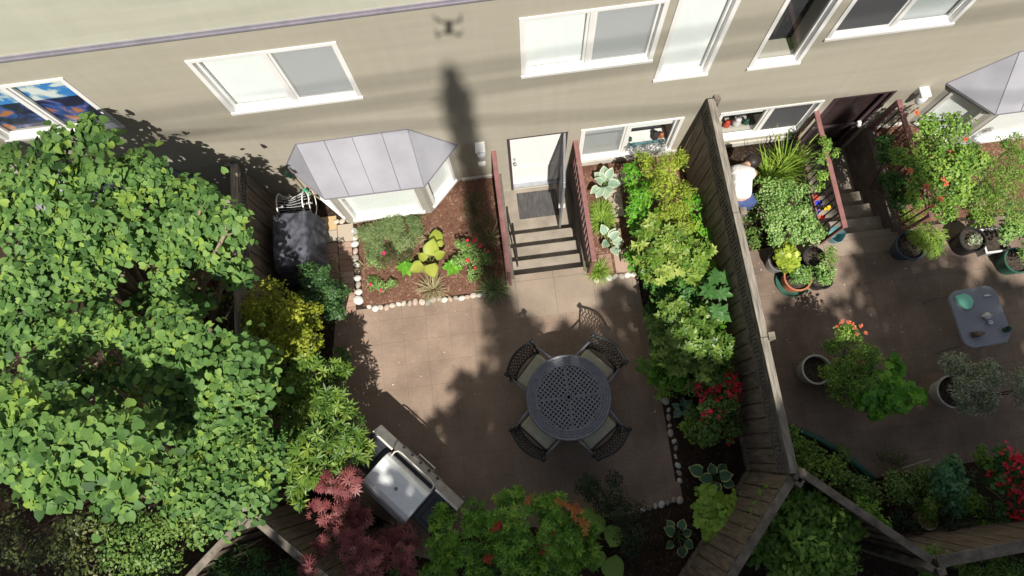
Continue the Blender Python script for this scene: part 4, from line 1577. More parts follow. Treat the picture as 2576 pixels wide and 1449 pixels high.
for i, (p, q, lab) in enumerate((((-3.02, -.06, 0), (-2.92, -.34, 1.22), 'cane with a bright green tie leaning at the bay window, nearer the brick path'), ((-3.18, -.03, 0), (-3.14, -.10, 1.38), 'cane with a bright green tie leaning at the house wall behind the bay'))):
    t = thing('cane', lab, 'cane', p)
    b = MB(); b.tube([p, q], .010, 6); b.build('rod', M['straw'], t)
    b = MB()
    q = Vector(q)
    for k in range(5):
        b.tube([q - Vector((0, 0, .05 * k)), q + Vector((random.uniform(-.05, .05), random.uniform(-.06, .02), random.uniform(-.05, .05) - .05 * k))], .012, 5)
    b.build('tie', M['greentie'], t)

# ------------------------------------------------------------------ glass table next door
TX, TY, TZ = 6.61, -3.40, .70
t = thing('glass_table', 'frosted square glass table with rounded corners in the right garden', 'table', (TX, TY, 0))
poly = []
ang = R(3)
for cx, cy, a0 in ((.19, .26, 0), (-.19, .26, 90), (-.19, -.26, 180), (.19, -.26, 270)):
    for k in range(7):
        q = R(a0 + 15 * k)
        x, y = cx + .16 * math.cos(q), cy + .16 * math.sin(q)
        poly.append((TX + x * math.cos(ang) - y * math.sin(ang), TY + x * math.sin(ang) + y * math.cos(ang)))
b = MB(); b.prism(poly, TZ - .012, TZ); b.build('tabletop', M['frost'], t, bevel=.003)
b = MB(); b.tube([(x, y, TZ - .02) for x, y in poly + poly[:1]], .012, 6, False); b.build('frame', M['alu'], t)
for sx_, sy_ in ((1, 1), (1, -1), (-1, 1), (-1, -1)):
    b = MB(); b.tube([(TX + sx_ * .30, TY + sy_ * .36, TZ - .02), (TX + sx_ * .33, TY + sy_ * .40, 0)], .013, 6); b.build('leg', M['alu'], t)


def on(u, v): return G(u, v, TZ)


p = on(2424, 758)
b = MB()
q = [(-.12, .09), (.03, .11), (.10, .06), (.125, -.03), (.06, -.12), (-.01, -.13), (-.09, -.04)]
b.prism([(p.x + x, p.y + y) for x, y in q], TZ + .02, TZ + .035)
b.prism([(p.x + x * .9 - .02, p.y + y * .9) for x, y in q], TZ, TZ + .02)
tag(b.build('folded_cloth', M['mint'], None, bevel=.006), 'folded mint green cloth on the corner of the glass table', 'cloth')
p = on(2482, 744)
b = MB(); b.ball((p.x, p.y, TZ + .012), .055, 12, 6, (1, .28, .18)); tag(b.build('dish', M['ceramic'], None, smooth=True), 'small white oval dish on the glass table near its far edge', 'dish')
p = on(2478, 796)
t = thing('teapot', 'white ceramic teapot in the middle of the glass table', 'teapot', (p.x, p.y, TZ))
b = MB(); b.lathe((p.x, p.y, TZ), [(.03, 0), (.05, .03), (.05, .06), (.025, .085), (.01, .095), (.012, .11), (.001, .115)], 16); b.build('body', M['ceramic'], t, smooth=True)
b = MB(); b.tube([(p.x - .045, p.y, TZ + .04), (p.x - .085, p.y + .01, TZ + .06), (p.x - .1, p.y + .01, TZ + .085)], [.014, .01, .008], 6); b.build('spout', M['ceramic'], t)
b = MB(); b.tube([(p.x + .045, p.y, TZ + .03), (p.x + .08, p.y, TZ + .045), (p.x + .045, p.y, TZ + .075)], .006, 6); b.build('handle', M['ceramic'], t)
p = on(2487, 812)
t = thing('cup', 'pinkish white cup just below the teapot on the glass table', 'cup', (p.x, p.y, TZ))
b = MB(); b.lathe((p.x, p.y, TZ), [(.02, 0), (.032, .05), (.028, .05), (.018, .012), (.001, .01)], 14); b.build('bowl', M['ceramic'], t, smooth=True)
b = MB(); b.tube([(p.x + .03, p.y, TZ + .015), (p.x + .05, p.y, TZ + .028), (p.x + .03, p.y, TZ + .042)], .004, 5); b.build('handle', M['ceramic'], t)
p = on(2455, 842)
b = MB(); b.box(p.x - .07, p.x + .01, p.y - .035, p.y + .04, TZ, TZ + .05)
b.tube([(p.x - .03, p.y - .02, TZ + .07), (p.x + .08, p.y + .01, TZ + .05)], .03, 8); b.ball((p.x - .05, p.y - .01, TZ + .07), .035, 8, 6)
tag(b.build('figurine', M['bark'], None, bevel=.005), 'small dark brown figure lying at the near edge of the glass table', 'ornament')
p = on(2528, 830)
b = MB(); b.lathe((p.x, p.y, TZ), [(.035, 0), (.045, .08), (.04, .08), (.03, .01), (.001, .008)], 16)
tag(b.build('tumbler', M['greenpot'], None, smooth=True), 'dark green tumbler at the right edge of the glass table', 'cup')

# ------------------------------------------------------------------ pots next door
def pot(name, label, x, y, r, h, m, cat='pot', taper=.8, soil=.88, n=28, saucer=None):
    t = thing(name, label, cat, (x, y, .012))
    b = MB()
    z = .013
    b.lathe((x, y, z), [(r * taper, 0), (r * .97, h * .86), (r, h * .87), (r * 1.03, h * .90), (r * 1.03, h), (r * .92, h), (r * .9, h * soil - .02), (r * .9, h * soil - .03)], n)
    b.build('rim', m, t, smooth=False)
    b = MB(); b.lathe((x, y, z), [(r * .895, h * soil - .032), (r * .895, h * soil - .012), (r * .3, h * soil), (.001, h * soil + .004)], n); b.build('soil', M['stonesoil'], t)
    if saucer:
        b = MB(); b.lathe((x, y, .014), [(r * .95, 0), (r * 1.16, .0), (r * 1.22, .05), (r * 1.18, .05), (r * 1.1, .01), (r * .95, .008)], n)
        b.build('saucer', saucer, t)
    return t


def pc(u, v, h):
    p = G(u, v, h); return p.x, p.y


def potplant(name, label, c, r, h, n, tm, m, size, **kw):
    return plant(name, label, 'plant', [(c[0], c[1], c[2] + h, r, h)], n, tm, m, size, base=c, stem=.012, smat=M['greenstem'], **kw)


x, y = pc(2007, 698, .30)
pot('terracotta_pot', 'orange terracotta pot on a green saucer beside the wooden fence', x, y, .21, .30, M['terra'], saucer=M['greenpot'])
potplant('pot_plant', 'low grey green plant filling the terracotta pot', (x + .01, y, .28), .19, .14, 900, OVAL, L_['mint'], .035)
x, y = pc(2068, 700, .27)
pot('black_pot', 'round black pot touching the terracotta pot on its right', x, y, .17, .27, M['black'])
potplant('pot_plant', 'leafy green plant hanging over the left half of the black pot', (x - .04, y + .04, .26), .17, .16, 520, OVAL, L_['mint'], .045)
x, y = pc(2048, 648, .32)
pot('black_pot', 'tall dark pot with bare stems, above the terracotta pot', x, y, .17, .32, M['black'])
potplant('pot_plant', 'wispy green plant leaning out of the tall dark pot', (x + .14, y - .04, .30), .15, .22, 260, LANCE, L_['rose'], .05)
x, y = pc(1962, 655, .30)
pot('grey_pot', 'grey pot against the fence below the green bush', x, y, .17, .28, M['alu'])
potplant('pot_plant', 'lime green leafy plant in the grey pot beside the fence', (x + .02, y, .28), .21, .20, 330, LOBED, L_['olive'], .085)
x, y = pc(2296, 617, .36)
pot('blue_pot', 'dark blue pot with a grassy green plant at the neighbour garden edge', x - .03, y, .23, .37, M['bluepot'], taper=.62)
potplant('pot_plant', 'fine grassy bright green plant spilling right out of the blue pot', (x + .04, y, .34), .27, .24, 1700, NEEDLE, L_['grass'], .09, up=1.0)
x, y = pc(2447, 603, .32)
pot('black_pot', 'round black pot with pale succulents, left of the rectangular planter', x, y, .20, .32, M['black'], taper=.85)
potplant('pot_plant', 'small pale succulents inside the round black pot', (x, y, .29), .12, .05, 220, OVAL, L_['greyleaf'], .035)
x, y = pc(2560, 655, .30)
pot('green_pot', 'dark green pot cut by the right edge of the picture', x, y, .20, .30, M['greenpot'], taper=.8)
potplant('pot_plant', 'dark leaved plant with pink flowers in the green pot at the right edge', (x + .03, y + .1, .28), .20, .18, 260, OVAL, L_['azalea'], .05, flowers=[(x + .05, y + .14, .55), (x + .12, y + .05, .52)], fmat=L_['pinkflower'], fsize=.03)
x, y = pc(2508, 601, .30)
t = thing('planter_box', 'rectangular grey planter box with a pale rim', 'planter', (x, y, .012))
b = MB(); b.box(x - .17, x + .17, y - .19, y + .19, .013, .22); b.build('box', M['alu'], t)
b = MB()
for q in ((x - .19, x + .19, y + .17, y + .2), (x - .19, x + .19, y - .2, y - .17), (x - .19, x - .16, y - .17, y + .17), (x + .16, x + .19, y - .17, y + .17)): b.box(*q, .215, .25)
b.build('rim', M['palepot'], t)
b = MB(); b.box(x - .155, x + .155, y - .165, y + .165, .22, .228); b.build('soil', M['stonesoil'], t)
potplant('pot_plant', 'leafy green plant in the right half of the planter box', (x + .05, y + .05, .24), .19, .24, 520, OVAL, L_['mint'], .06)
x, y = pc(2106, 589, .20)
t = thing('plastic_tub', 'teal blue plastic tub with scalloped rim at the foot of the stairs', 'tub', (x, y, .012))
b = MB()
pr = []
n_ = 32
for r_, z in ((.10, .013), (.13, .20), (.125, .205), (.095, .03), (.001, .028)): pr.append((r_, z))
b.lathe((x, y, 0), pr, n_)
for i, v_ in enumerate(b.v):
    k = i % n_
    f_ = 1 + .06 * math.cos(k * PI / 4)
    b.v[i] = (x + (v_[0] - x) * f_, y + (v_[1] - y) * f_, v_[2])
b.build('tub', M['teal'], t, smooth=False)
x, y = pc(2056, 929, .42)
pot('white_rimmed_pot', 'large dark pot with a thick white rim beside the coral flowered bush', x, y, .215, .40, M['palepot'], taper=.75, soil=.8)
x, y = pc(2400, 985, .35)
pot('stone_pot', 'grey stone pot under the silver leaved bush', x, y, .24, .34, M['palepot'], taper=.75)

# raised edging and a drip line next door
b = MB()
b.tube([(3.82, -4.62, .07), (4.22, -4.86, .08), (4.62, -5.22, .08), (4.85, -5.50, .07)], .05, 8)
tag(b.build('bed_edging', M['greenpot'], None, smooth=True), 'dark green curved edging between right patio and shaded bed', 'edging')
b = MB()
b.tube([(4.95, -5.42, .3), (5.4, -5.33, .34), (5.62, -5.30, .3)], .004, 5)
tag(b.build('garden_stake', M['palepot'], None), 'thin pale rod lying over the shaded flower bed', 'stake')
# toys between the railing and the bush
for i, (u, v, z, m_, s, lab) in enumerate(((2052, 497, .12, 'red', .05, 'small red toy ball beside the neighbour stairs'), (2058, 510, .08, 'blue', .06, 'blue toy truck beside the neighbour stairs'),
                                           (2048, 535, .05, 'blue', .07, 'blue toy scoop in the bed below the other toys'), (2080, 523, .10, 'yellow', .05, 'yellow toy car next to the red brown railing'), (2067, 546, .05, 'red', .05, 'orange red toy brick, lowest of the toys'))):
    p = G(u, v, z)
    b = MB()
    if i == 0: b.ball((p.x, p.y, z), s, 12, 8)
    else:
        b.box(p.x - s, p.x + s, p.y - s * .5, p.y + s * .5, z - .03, z + .01)
        b.box(p.x - s * .2, p.x + s * .8, p.y - s * .4, p.y + s * .4, z + .01, z + .05)
        for a_ in (-.6, .6): b.tube([(p.x + s * a_, p.y - s * .6, z - .03), (p.x + s * a_, p.y + s * .6, z - .03)], .018, 8)
    tag(b.build('toy', M[m_], None, smooth=(i == 0)), lab, 'toy')
x, y = pc(2335, 1308, .25)
t = thing('clay_pot', 'small round ochre rimmed pot in the dark bottom right bed', 'pot', (x, y, 0))
b = MB(); b.lathe((x, y, 0), [(.09, 0), (.13, .24), (.14, .26), (.125, .26), (.11, .2), (.001, .2)], 20); b.build('rim', M['straw'], t)
potplant('pot_plant', 'small round mossy plant filling the ochre rimmed pot', (x, y, .20), .10, .05, 260, OVAL, L_['olive'], .03)

# ------------------------------------------------------------------ person
t = thing('person', 'person in a white shirt and blue jeans bending over behind the fence', 'person', (3.45, -1.15, 0))


def skin(name, verts, edges, m, parent, sub=2, root=0):
    me = bpy.data.meshes.new(name)
    bm = bmesh.new()
    lay = bm.verts.layers.skin.verify()
    vs = [bm.verts.new(v[:3]) for v in verts]
    for a, c in edges: bm.edges.new((vs[a], vs[c]))
    for v, d in zip(vs, verts):
        r_ = d[3]
        v[lay].radius = r_ if isinstance(r_, tuple) else (r_, r_)
    vs[root][lay].use_root = True
    bm.to_mesh(me)
    bm.free()
    me.materials.append(m)
    o = bpy.data.objects.new(name, me)
    C.objects.link(o)
    s_ = o.modifiers.new('skin', 'SKIN')
    s_.use_smooth_shade = True
    d_ = o.modifiers.new('sub', 'SUBSURF')
    d_.levels = sub
    d_.render_levels = sub
    attach(o, parent)
    return o


HX, HY = 3.50, -1.20
neck = (3.60, -.78, .98, .055)
body_v = [(HX, HY, .88, .12), (HX + .02, HY + .14, .98, .12), (HX + .04, HY + .28, 1.05, .13), (HX + .07, HY + .38, 1.03, .11), neck, (3.70, -.72, .93, .052), (3.79, -.67, .87, .088), (3.83, -.65, .82, .07),
          # legs
          (HX - .09, HY - .02, .84, .095), (HX - .10, HY + .06, .47, .065), (HX - .11, HY - .04, .10, .045), (HX - .10, HY + .10, .05, .04),
          (HX + .11, HY - .02, .84, .095), (HX + .14, HY + .08, .47, .065), (HX + .14, HY - .02, .10, .045), (HX + .16, HY + .12, .05, .04),
          # arms
          (HX - .11, HY + .36, 1.00, .06), (HX + .0, HY + .50, .74, .045), (HX + .18, HY + .58, .52, .034), (HX + .24, HY + .62, .45, .03),
          (HX + .25, HY + .30, .96, .06), (HX + .36, HY + .42, .72, .045), (HX + .40, HY + .55, .50, .034), (HX + .42, HY + .62, .43, .03)]
body_e = [(0, 1), (1, 2), (2, 3), (3, 4), (4, 5), (5, 6), (6, 7), (0, 8), (8, 9), (9, 10), (10, 11), (0, 12), (12, 13), (13, 14), (14, 15), (3, 16), (16, 17), (17, 18), (18, 19), (3, 20), (20, 21), (21, 22), (22, 23)]
for hv, (hx, hy, hz) in ((19, (.03, .05, -.06)), (23, (.01, .06, -.06))):
    b0 = body_v[hv]
    for k in range(5):
        off = (k - 2) * .016
        i0 = len(body_v)
        body_v.append((b0[0] + off + hx * .6, b0[1] + hy * .7 - abs(off) * .4, b0[2] + hz * .7, .011))
        body_v.append((b0[0] + off * 1.3 + hx, b0[1] + hy * 1.1, b0[2] + hz * (1.5 - .1 * abs(k - 2)), .008))
        body_e += [(hv, i0), (i0, i0 + 1)]
skin('body', body_v, body_e, M['skin'], t)
skin('shirt', [(HX, HY - .06, .90, .150), (HX + .01, HY + .05, .95, .168), (HX + .02, HY + .14, .99, .165), (HX + .04, HY + .28, 1.06, .165), (HX + .07, HY + .37, 1.04, .12), (HX + .09, HY + .43, 1.02, .085),
               (HX - .07, HY + .34, 1.00, .09), (HX - .03, HY + .44, .82, .07), (HX + .19, HY + .29, .97, .09), (HX + .29, HY + .37, .80, .07)],
     [(0, 1), (1, 2), (2, 3), (3, 4), (4, 5), (4, 6), (6, 7), (4, 8), (8, 9)], M['shirt'], t)
skin('jeans', [(HX, HY - .07, .84, .150), (HX - .10, HY - .03, .80, .115), (HX - .10, HY + .05, .47, .085), (HX - .11, HY - .04, .14, .065), (HX + .11, HY - .03, .80, .115), (HX + .14, HY + .07, .47, .085), (HX + .14, HY - .02, .14, .065)],
     [(0, 1), (1, 2), (2, 3), (0, 4), (4, 5), (5, 6)], M['jeans'], t)
hc = Vector((3.80, -.66, .88))
b = MB()
b.ball(hc + Vector((-.01, -.005, .015)), .125, 18, 12, (1.02, .98, .92), .03)
b.ball(hc + Vector((-.065, -.05, .01)), .065, 10, 8, (1, 1, .9), .05)
b.build('hair', M['hair'], t, smooth=True)
b = MB()
for s in (-1, 1):
    b.ball(hc + Vector((.085, .04 + s * .035 - .01, -.045)), .012, 8, 6)
b.build('eyes', M['ceramic'], t)
b = MB()
b.tube([hc + Vector((.095, .055, -.04)), hc + Vector((.118, .068, -.075)), hc + Vector((.105, .06, -.085))], [.008, .014, .010], 6)
b.tube([hc + Vector((.085, .075, -.105)), hc + Vector((.10, .05, -.11))], .007, 5)
for s in (-1, 1): b.ball(hc + Vector((.0 - s * .05, .0 + s * .085, -.02)), .025, 8, 6, (.6, .5, 1))
b.build('face', M['skin'], t, smooth=True)
for s, (ax_, ay_) in ((-1, (HX - .105, HY + .03)), (1, (HX + .15, HY + .05))):
    b = MB()
    b.ball((ax_, ay_, .05), .06, 10, 8, (.8, 2.0, .8)); b.build('shoe', M['black'], t, smooth=True)

# ------------------------------------------------------------------ vegetation
def tree(name, label, blobs, n, size, base, r0, m, tm=HEART, group=None, up=1.0, sub=9, subr=.62, low=-.1, noise=.42):
    t = thing(name, label, 'tree', base, group)
    limbs('trunk', base, blobs, r0, M['stem'], t, .25)
    P, N, T_ = cloud(blobs, n, sub, subr, low, up, noise)
    k_ = rng.random(len(P)) < .16
    P[k_] += rng.normal(0, .075, (k_.sum(), 3)) * np.array([1, 1, .6])
    leaves('crown', m, t, P, N, rdir(len(P)) + np.array([0, -.5, -.1]), size * rng.uniform(.62, 1.15, len(P)), tm, T_)
    return t


up_b = [(140, 345, 3.85, 45), (230, 350, 3.7, 60), (120, 440, 3.7, 85), (250, 450, 3.5, 85), (350, 440, 3.3, 75), (60, 540, 3.6, 90), (190, 560, 3.5, 95), (310, 560, 3.3, 90), (430, 540, 3.1, 85),
        (485, 480, 3.0, 42), (540, 570, 2.9, 80), (600, 600, 2.7, 45), (70, 660, 3.5, 95), (185, 660, 3.4, 85), (290, 650, 3.3, 70), (420, 640, 3.0, 85), (540, 650, 2.7, 70), (60, 760, 3.3, 80), (160, 745, 3.2, 60), (260, 730, 3.1, 50), (420, 730, 2.9, 55), (600, 690, 2.5, 40), (480, 760, 2.3, 60), (360, 760, 2.4, 40), (20, 480, 3.2, 60), (20, 400, 3.0, 40), (590, 545, 3.35, 34), (520, 500, 3.4, 34)]
mid_b = [(60, 850, 3.3, 75), (150, 860, 3.4, 75), (240, 830, 3.4, 70), (330, 830, 3.4, 80), (430, 840, 3.5, 85), (400, 920, 3.5, 85), (500, 900, 3.4, 90), (590, 930, 3.2, 85), (560, 990, 3.2, 70), (650, 970, 2.9, 60), (470, 990, 3.2, 55), (270, 960, 3.1, 40), (120, 930, 3.2, 55), (330, 900, 2.6, 60), (200, 970, 2.8, 50), (420, 1010, 2.7, 60), (640, 880, 2.4, 50), (300, 1010, 2.5, 60)]
low_b = [(50, 1060, 4.3, 85), (150, 1040, 4.2, 60), (110, 1130, 4.4, 90), (210, 1110, 4.4, 90), (300, 1120, 4.3, 80), (370, 1080, 4.0, 55), (180, 1210, 4.3, 85), (280, 1210, 4.2, 75), (110, 1230, 4.2, 50), (340, 1190, 4.1, 50), (20, 1140, 4.0, 50), (20, 1000, 3.9, 50)]
lr_b = [(450, 1070, 3.1, 55), (540, 1060, 3.0, 70), (620, 1090, 2.9, 60), (480, 1150, 3.0, 50), (590, 1160, 3.0, 75), (660, 1170, 2.9, 60), (520, 1220, 3.1, 80), (610, 1240, 3.0, 75), (430, 1200, 2.9, 45), (560, 1290, 2.9, 45), (440, 1240, 2.8, 45)]


def BB(l, sq=.5): return [BL(*q, sq) for q in l]


plant('filler_shrub', 'mixed fine leaved green growth knitting the border along the fence together', 'shrub', [BL(1745, 600, .6, 50), BL(1770, 690, .6, 45), BL(1660, 700, .5, 45), BL(1740, 770, .6, 50), BL(1790, 830, .7, 40), BL(1640, 930, .4, 40), BL(1700, 950, .5, 45), BL(1740, 520, .6, 40), BL(1600, 650, .5, 35), BL(1810, 900, .6, 35)], 5200, BROAD, L_['bright'], .055, stem=.012)
tree('heart_leaf_tree', 'large green tree with heart shaped leaves against the house wall at left', BB(up_b), 7200, .094, (-5.0, -2.2, 0), .09, L_['heart'], group='heart leaved trees')
tree('heart_leaf_tree', 'heart leaved tree in the middle left, above the bottom left fence corner', BB(mid_b), 4600, .097, (-4.6, -3.3, 0), .08, L_['heart'], group='heart leaved trees')
tree('heart_leaf_tree', 'tall heart leaved tree with the largest leaves at the lower left edge', BB(low_b), 3000, .11, (-5.0, -4.4, 0), .08, L_['heart'], group='heart leaved trees')
tree('heart_leaf_tree', 'lower heart leaved tree leaning over the bottom left fence corner', BB(lr_b), 4300, .084, (-4.1, -4.3, 0), .07, L_['heart'], group='heart leaved trees')

# understorey of the left garden
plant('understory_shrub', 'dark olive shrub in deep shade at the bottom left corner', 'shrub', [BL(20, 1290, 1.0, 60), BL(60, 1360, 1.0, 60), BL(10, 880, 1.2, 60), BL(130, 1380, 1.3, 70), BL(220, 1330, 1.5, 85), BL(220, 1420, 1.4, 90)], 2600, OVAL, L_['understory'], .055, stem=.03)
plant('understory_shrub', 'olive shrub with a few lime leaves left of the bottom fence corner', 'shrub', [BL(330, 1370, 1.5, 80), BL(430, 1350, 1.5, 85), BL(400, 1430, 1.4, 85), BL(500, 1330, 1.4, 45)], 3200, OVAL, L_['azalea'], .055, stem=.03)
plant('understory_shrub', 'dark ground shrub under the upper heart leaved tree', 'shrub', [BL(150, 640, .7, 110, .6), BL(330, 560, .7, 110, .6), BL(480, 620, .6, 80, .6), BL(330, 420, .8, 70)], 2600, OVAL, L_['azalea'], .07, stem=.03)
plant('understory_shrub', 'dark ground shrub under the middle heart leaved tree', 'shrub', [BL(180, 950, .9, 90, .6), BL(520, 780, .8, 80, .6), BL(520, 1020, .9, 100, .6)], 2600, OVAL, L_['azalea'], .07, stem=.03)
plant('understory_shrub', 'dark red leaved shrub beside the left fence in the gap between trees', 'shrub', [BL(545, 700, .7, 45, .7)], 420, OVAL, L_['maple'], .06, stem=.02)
plant('leafy_shrub', 'green shrub below the two bottom left fences', 'shrub', [BL(560, 1440, 1.1, 50), BL(640, 1430, 1.2, 60), BL(710, 1440, 1.0, 45)], 1500, LANCE, L_['darkgreen'], .07, stem=.02)

# left border of the patio
plant('yellow_green_shrub', 'round feathery yellow green shrub below the covered barbecue', 'shrub', [BL(690, 770, 1.6, 72), BL(740, 830, 1.7, 78), BL(650, 810, 1.6, 60), BL(770, 800, 1.5, 50), BL(700, 860, 1.5, 60), BL(780, 860, 1.4, 45)], 5600, SPRAY, L_['yellowgreen'], .062, stem=.03, noise=.6, sub=16, subr=.4)
plant('cypress_shrub', 'dark green conifer shrub in front of the grey covered barbecue', 'shrub', [BL(790, 700, 1.1, 42), BL(825, 745, 1.1, 45), BL(845, 790, .9, 32), BL(790, 750, 1.0, 40), BL(850, 740, .8, 30)], 2600, SPRAY, L_['conifer'], .075, stem=.03, noise=.55)
plant('dry_shrub', 'wispy brown twiggy plant between covered barbecue and brick path', 'shrub', [BL(835, 668, .5, 26), BL(850, 700, .4, 22)], 420, NEEDLE, L_['brownish'], .06, stem=.008, noise=.9)
plant('rhododendron', 'tall rhododendron with starry glossy leaves along the left edge of the patio', 'shrub',
      [BL(780, 930, 1.5, 55), BL(845, 935, 1.3, 35), BL(740, 990, 1.6, 55), BL(820, 1000, 1.5, 60), BL(770, 1060, 1.6, 70), BL(850, 1070, 1.4, 55), BL(880, 1120, 1.3, 50), BL(800, 1130, 1.5, 65), BL(920, 1130, 1.1, 28), BL(760, 1190, 1.5, 50), BL(850, 1180, 1.3, 45), BL(745, 1240, 1.4, 35), BL(860, 930, 1.0, 25)],
      470, LANCE, L_['rhodo'], .125, style='whorl', k=8, stem=.03, lift=(0, 40), low=-.1, up=1.2, noise=.4, smat=M['stem'], sub=14, subr=.42)
plant('undergrowth', 'low dark green growth beneath the rhododendron', 'shrub', [BL(760, 1000, .7, 80, .6), BL(800, 1120, .7, 80, .6), BL(860, 900, .4, 30), BL(700, 930, .8, 45), BL(700, 1010, .9, 45), BL(705, 1100, .9, 45), BL(715, 1190, .8, 40)], 3000, BROAD, L_['darkgreen'], .06, stem=.015)
plant('ground_shrub', 'low green plants under the red maple', 'shrub', [BL(850, 1330, .5, 50, .5), BL(930, 1390, .5, 50, .5), BL(1000, 1420, .5, 45, .5), BL(880, 1430, .5, 40, .5)], 1300, OVAL, L_['azalea'], .05, stem=.01)
plant('japanese_maple', 'red leaved japanese maple beside the barbecue', 'tree',
      [BL(830, 1225, 1.5, 34), BL(880, 1215, 1.5, 40), BL(840, 1290, 1.5, 48), BL(900, 1290, 1.3, 36), BL(880, 1365, 1.6, 50), BL(950, 1375, 1.3, 48), BL(1015, 1345, 1.0, 36), BL(930, 1430, 1.5, 55), BL(1015, 1405, 1.2, 42), BL(820, 1370, 1.5, 26), BL(780, 1425, 1.8, 26)],
      560, STAR, L_['maple'], .14, stem=.02, sub=8, subr=.6, up=1.5, noise=.35)

# bottom centre
pb = [BL(1110, 1310, 1.0, 35), BL(1120, 1370, 1.1, 48), BL(1100, 1430, 1.0, 45), BL(1190, 1300, 1.1, 40), BL(1240, 1330, 1.2, 55), BL(1290, 1265, 1.1, 42), BL(1300, 1330, 1.3, 60), BL(1200, 1400, 1.2, 65), BL(1300, 1410, 1.3, 70), BL(1390, 1290, 1.2, 50),
      BL(1400, 1350, 1.3, 60), BL(1450, 1330, 1.1, 42), BL(1400, 1430, 1.2, 60), BL(1460, 1400, 1.0, 40), BL(1360, 1270, 1.1, 30)]
t = plant('pieris_shrub', 'bright green pieris with orange and red new shoots at bottom centre', 'shrub', pb, 1300, LANCE, L_['pieris'], .08, style='whorl', k=9, stem=.03, lift=(0, 50), smat=M['stem'], sub=14, subr=.45, up=1.1, noise=.4)
for m_, pts in (('orangetip', [(1330, 1262), (1436, 1276), (1448, 1284), (1452, 1300), (1462, 1312), (1474, 1328), (1408, 1262)]), ('redtip', [(1245, 1330), (1378, 1362), (1386, 1374), (1368, 1378), (1228, 1405)])):
    for u, v in pts:
        p = G(u, v, 1.48)
        c = np.array([[p.x, p.y, 1.48]]) + rng.normal(0, .03, (3, 3)) * np.array([1, 1, .4])
        Pw, Nw, Dw, Sw, Tw = whorls(c, nrm(np.array([[0, -.1, 1.0]] * 3) + rng.normal(0, .2, (3, 3))), np.full(3, .5), .065, 8, (10, 45))
        leaves('new_shoot', L_[m_], t, Pw, Nw, Dw, Sw, LANCE, Tw)
plant('dark_shrub', 'nearly black fine leaved shrub right of the pieris', 'shrub', [BL(1510, 1235, .5, 55), BL(1570, 1300, .5, 50), BL(1590, 1360, .5, 45), BL(1480, 1225, .45, 35)], 2600, OVAL, L_['darkshrub'], .035, stem=.015)
bc_ = G(1500, 1360, .25)
hosta('round_leaf_plant', 'plant with four big round matt green leaves right of the pieris', (bc_.x, bc_.y, .02), 5, .50, L_['round'], tm=HOSTAW, lift=(-5, 15),
      angles=[(100, .40, .10), (15, .31, .12), (-65, .34, .26), (150, .24, .1), (-100, .24, .1)])

# plants of the patio's right border, bottom up
p = G(1790, 1200, 0)
hosta('hosta', 'hosta with blue green leaves edged in yellow, beside the fence corner', (p.x, p.y, .02), 8, .18, L_['hostavar'], tm=HOSTAW, petiole=.85, lift=(-5, 20), group='edged hostas')
p = G(1702, 1345, 0)
hosta('hosta', 'smaller hosta with cream edged leaves near the bottom edge', (p.x, p.y, .02), 7, .15, L_['hostavar'], tm=HOSTAW, petiole=.75, lift=(-5, 20), group='edged hostas')
plant('heuchera', 'lime green clump of lobed leaves between the two edged hostas and the fence', 'plant', [BL(1790, 1270, .35, 45, .5), BL(1840, 1300, .4, 50, .5), BL(1800, 1330, .35, 45, .5), BL(1855, 1350, .35, 30, .5), BL(1770, 1245, .3, 25, .5)], 900, LOBED, L_['heuchera'], .085, stem=.01, up=1.1, noise=.3, smat=M['greenstem'])
az = [BL(1760, 975, .75, 35), BL(1820, 960, .8, 40), BL(1800, 1020, .8, 45), BL(1840, 1010, .8, 30), BL(1790, 1075, .6, 45), BL(1840, 1080, .5, 30), BL(1750, 1090, .4, 30), BL(1740, 1040, .5, 25)]
t = plant('azalea', 'dark leaved azalea covered in red blossoms against the fence', 'shrub', az, 2600, OVAL, L_['azalea'], .055, stem=.02)
Pf, Nf, Tf = cloud([BL(1835, 945, .92, 22), BL(1845, 990, .9, 26), BL(1760, 990, .85, 26), BL(1800, 985, .9, 28), BL(1730, 965, .75, 14), BL(1800, 1040, .85, 26), BL(1775, 1025, .8, 16), BL(1840, 1110, .45, 16), BL(1850, 965, .9, 16), BL(1770, 1065, .7, 12)], 190, 8, .6, 0, .8)
Pw, Nw, Dw, Sw, Tw = whorls(Pf, Nf, Tf, .036, 5, (10, 40))
leaves('blossoms', L_['redflower'], t, Pw, Nw, Dw, Sw, BROAD, Tw)
p = G(1715, 1030, .05)
hosta('hosta', 'blue grey hosta at the stone edging beside the red azalea', (p.x, p.y, .02), 8, .13, L_['hostablue'], petiole=.6, lift=(-5, 25))
plant('creeping_plant', 'small pale yellow green trailing plant at the patio edge', 'plant', [BL(1680, 975, .25, 28, .5), BL(1665, 1000, .15, 20, .5), BL(1710, 970, .3, 22, .5)], 700, OVAL, L_['heuchera'], .028, stem=.006, smat=M['greenstem'])
plant('fern_clump', 'dusky blue green fern clump under the bright rhododendron', 'plant', [BL(1790, 1085, .5, 22, .6), BL(1775, 935, .5, 30, .6)], 420, SPRAY, L_['darkgreen'], .08, stem=.008, smat=M['greenstem'])
plant('ground_plant', 'yellow green low plant below the red azalea', 'plant', [BL(1735, 1075, .25, 28, .5), BL(1755, 1105, .25, 22, .5)], 420, OVAL, L_['heuchera'], .04, stem=.006, smat=M['greenstem'])
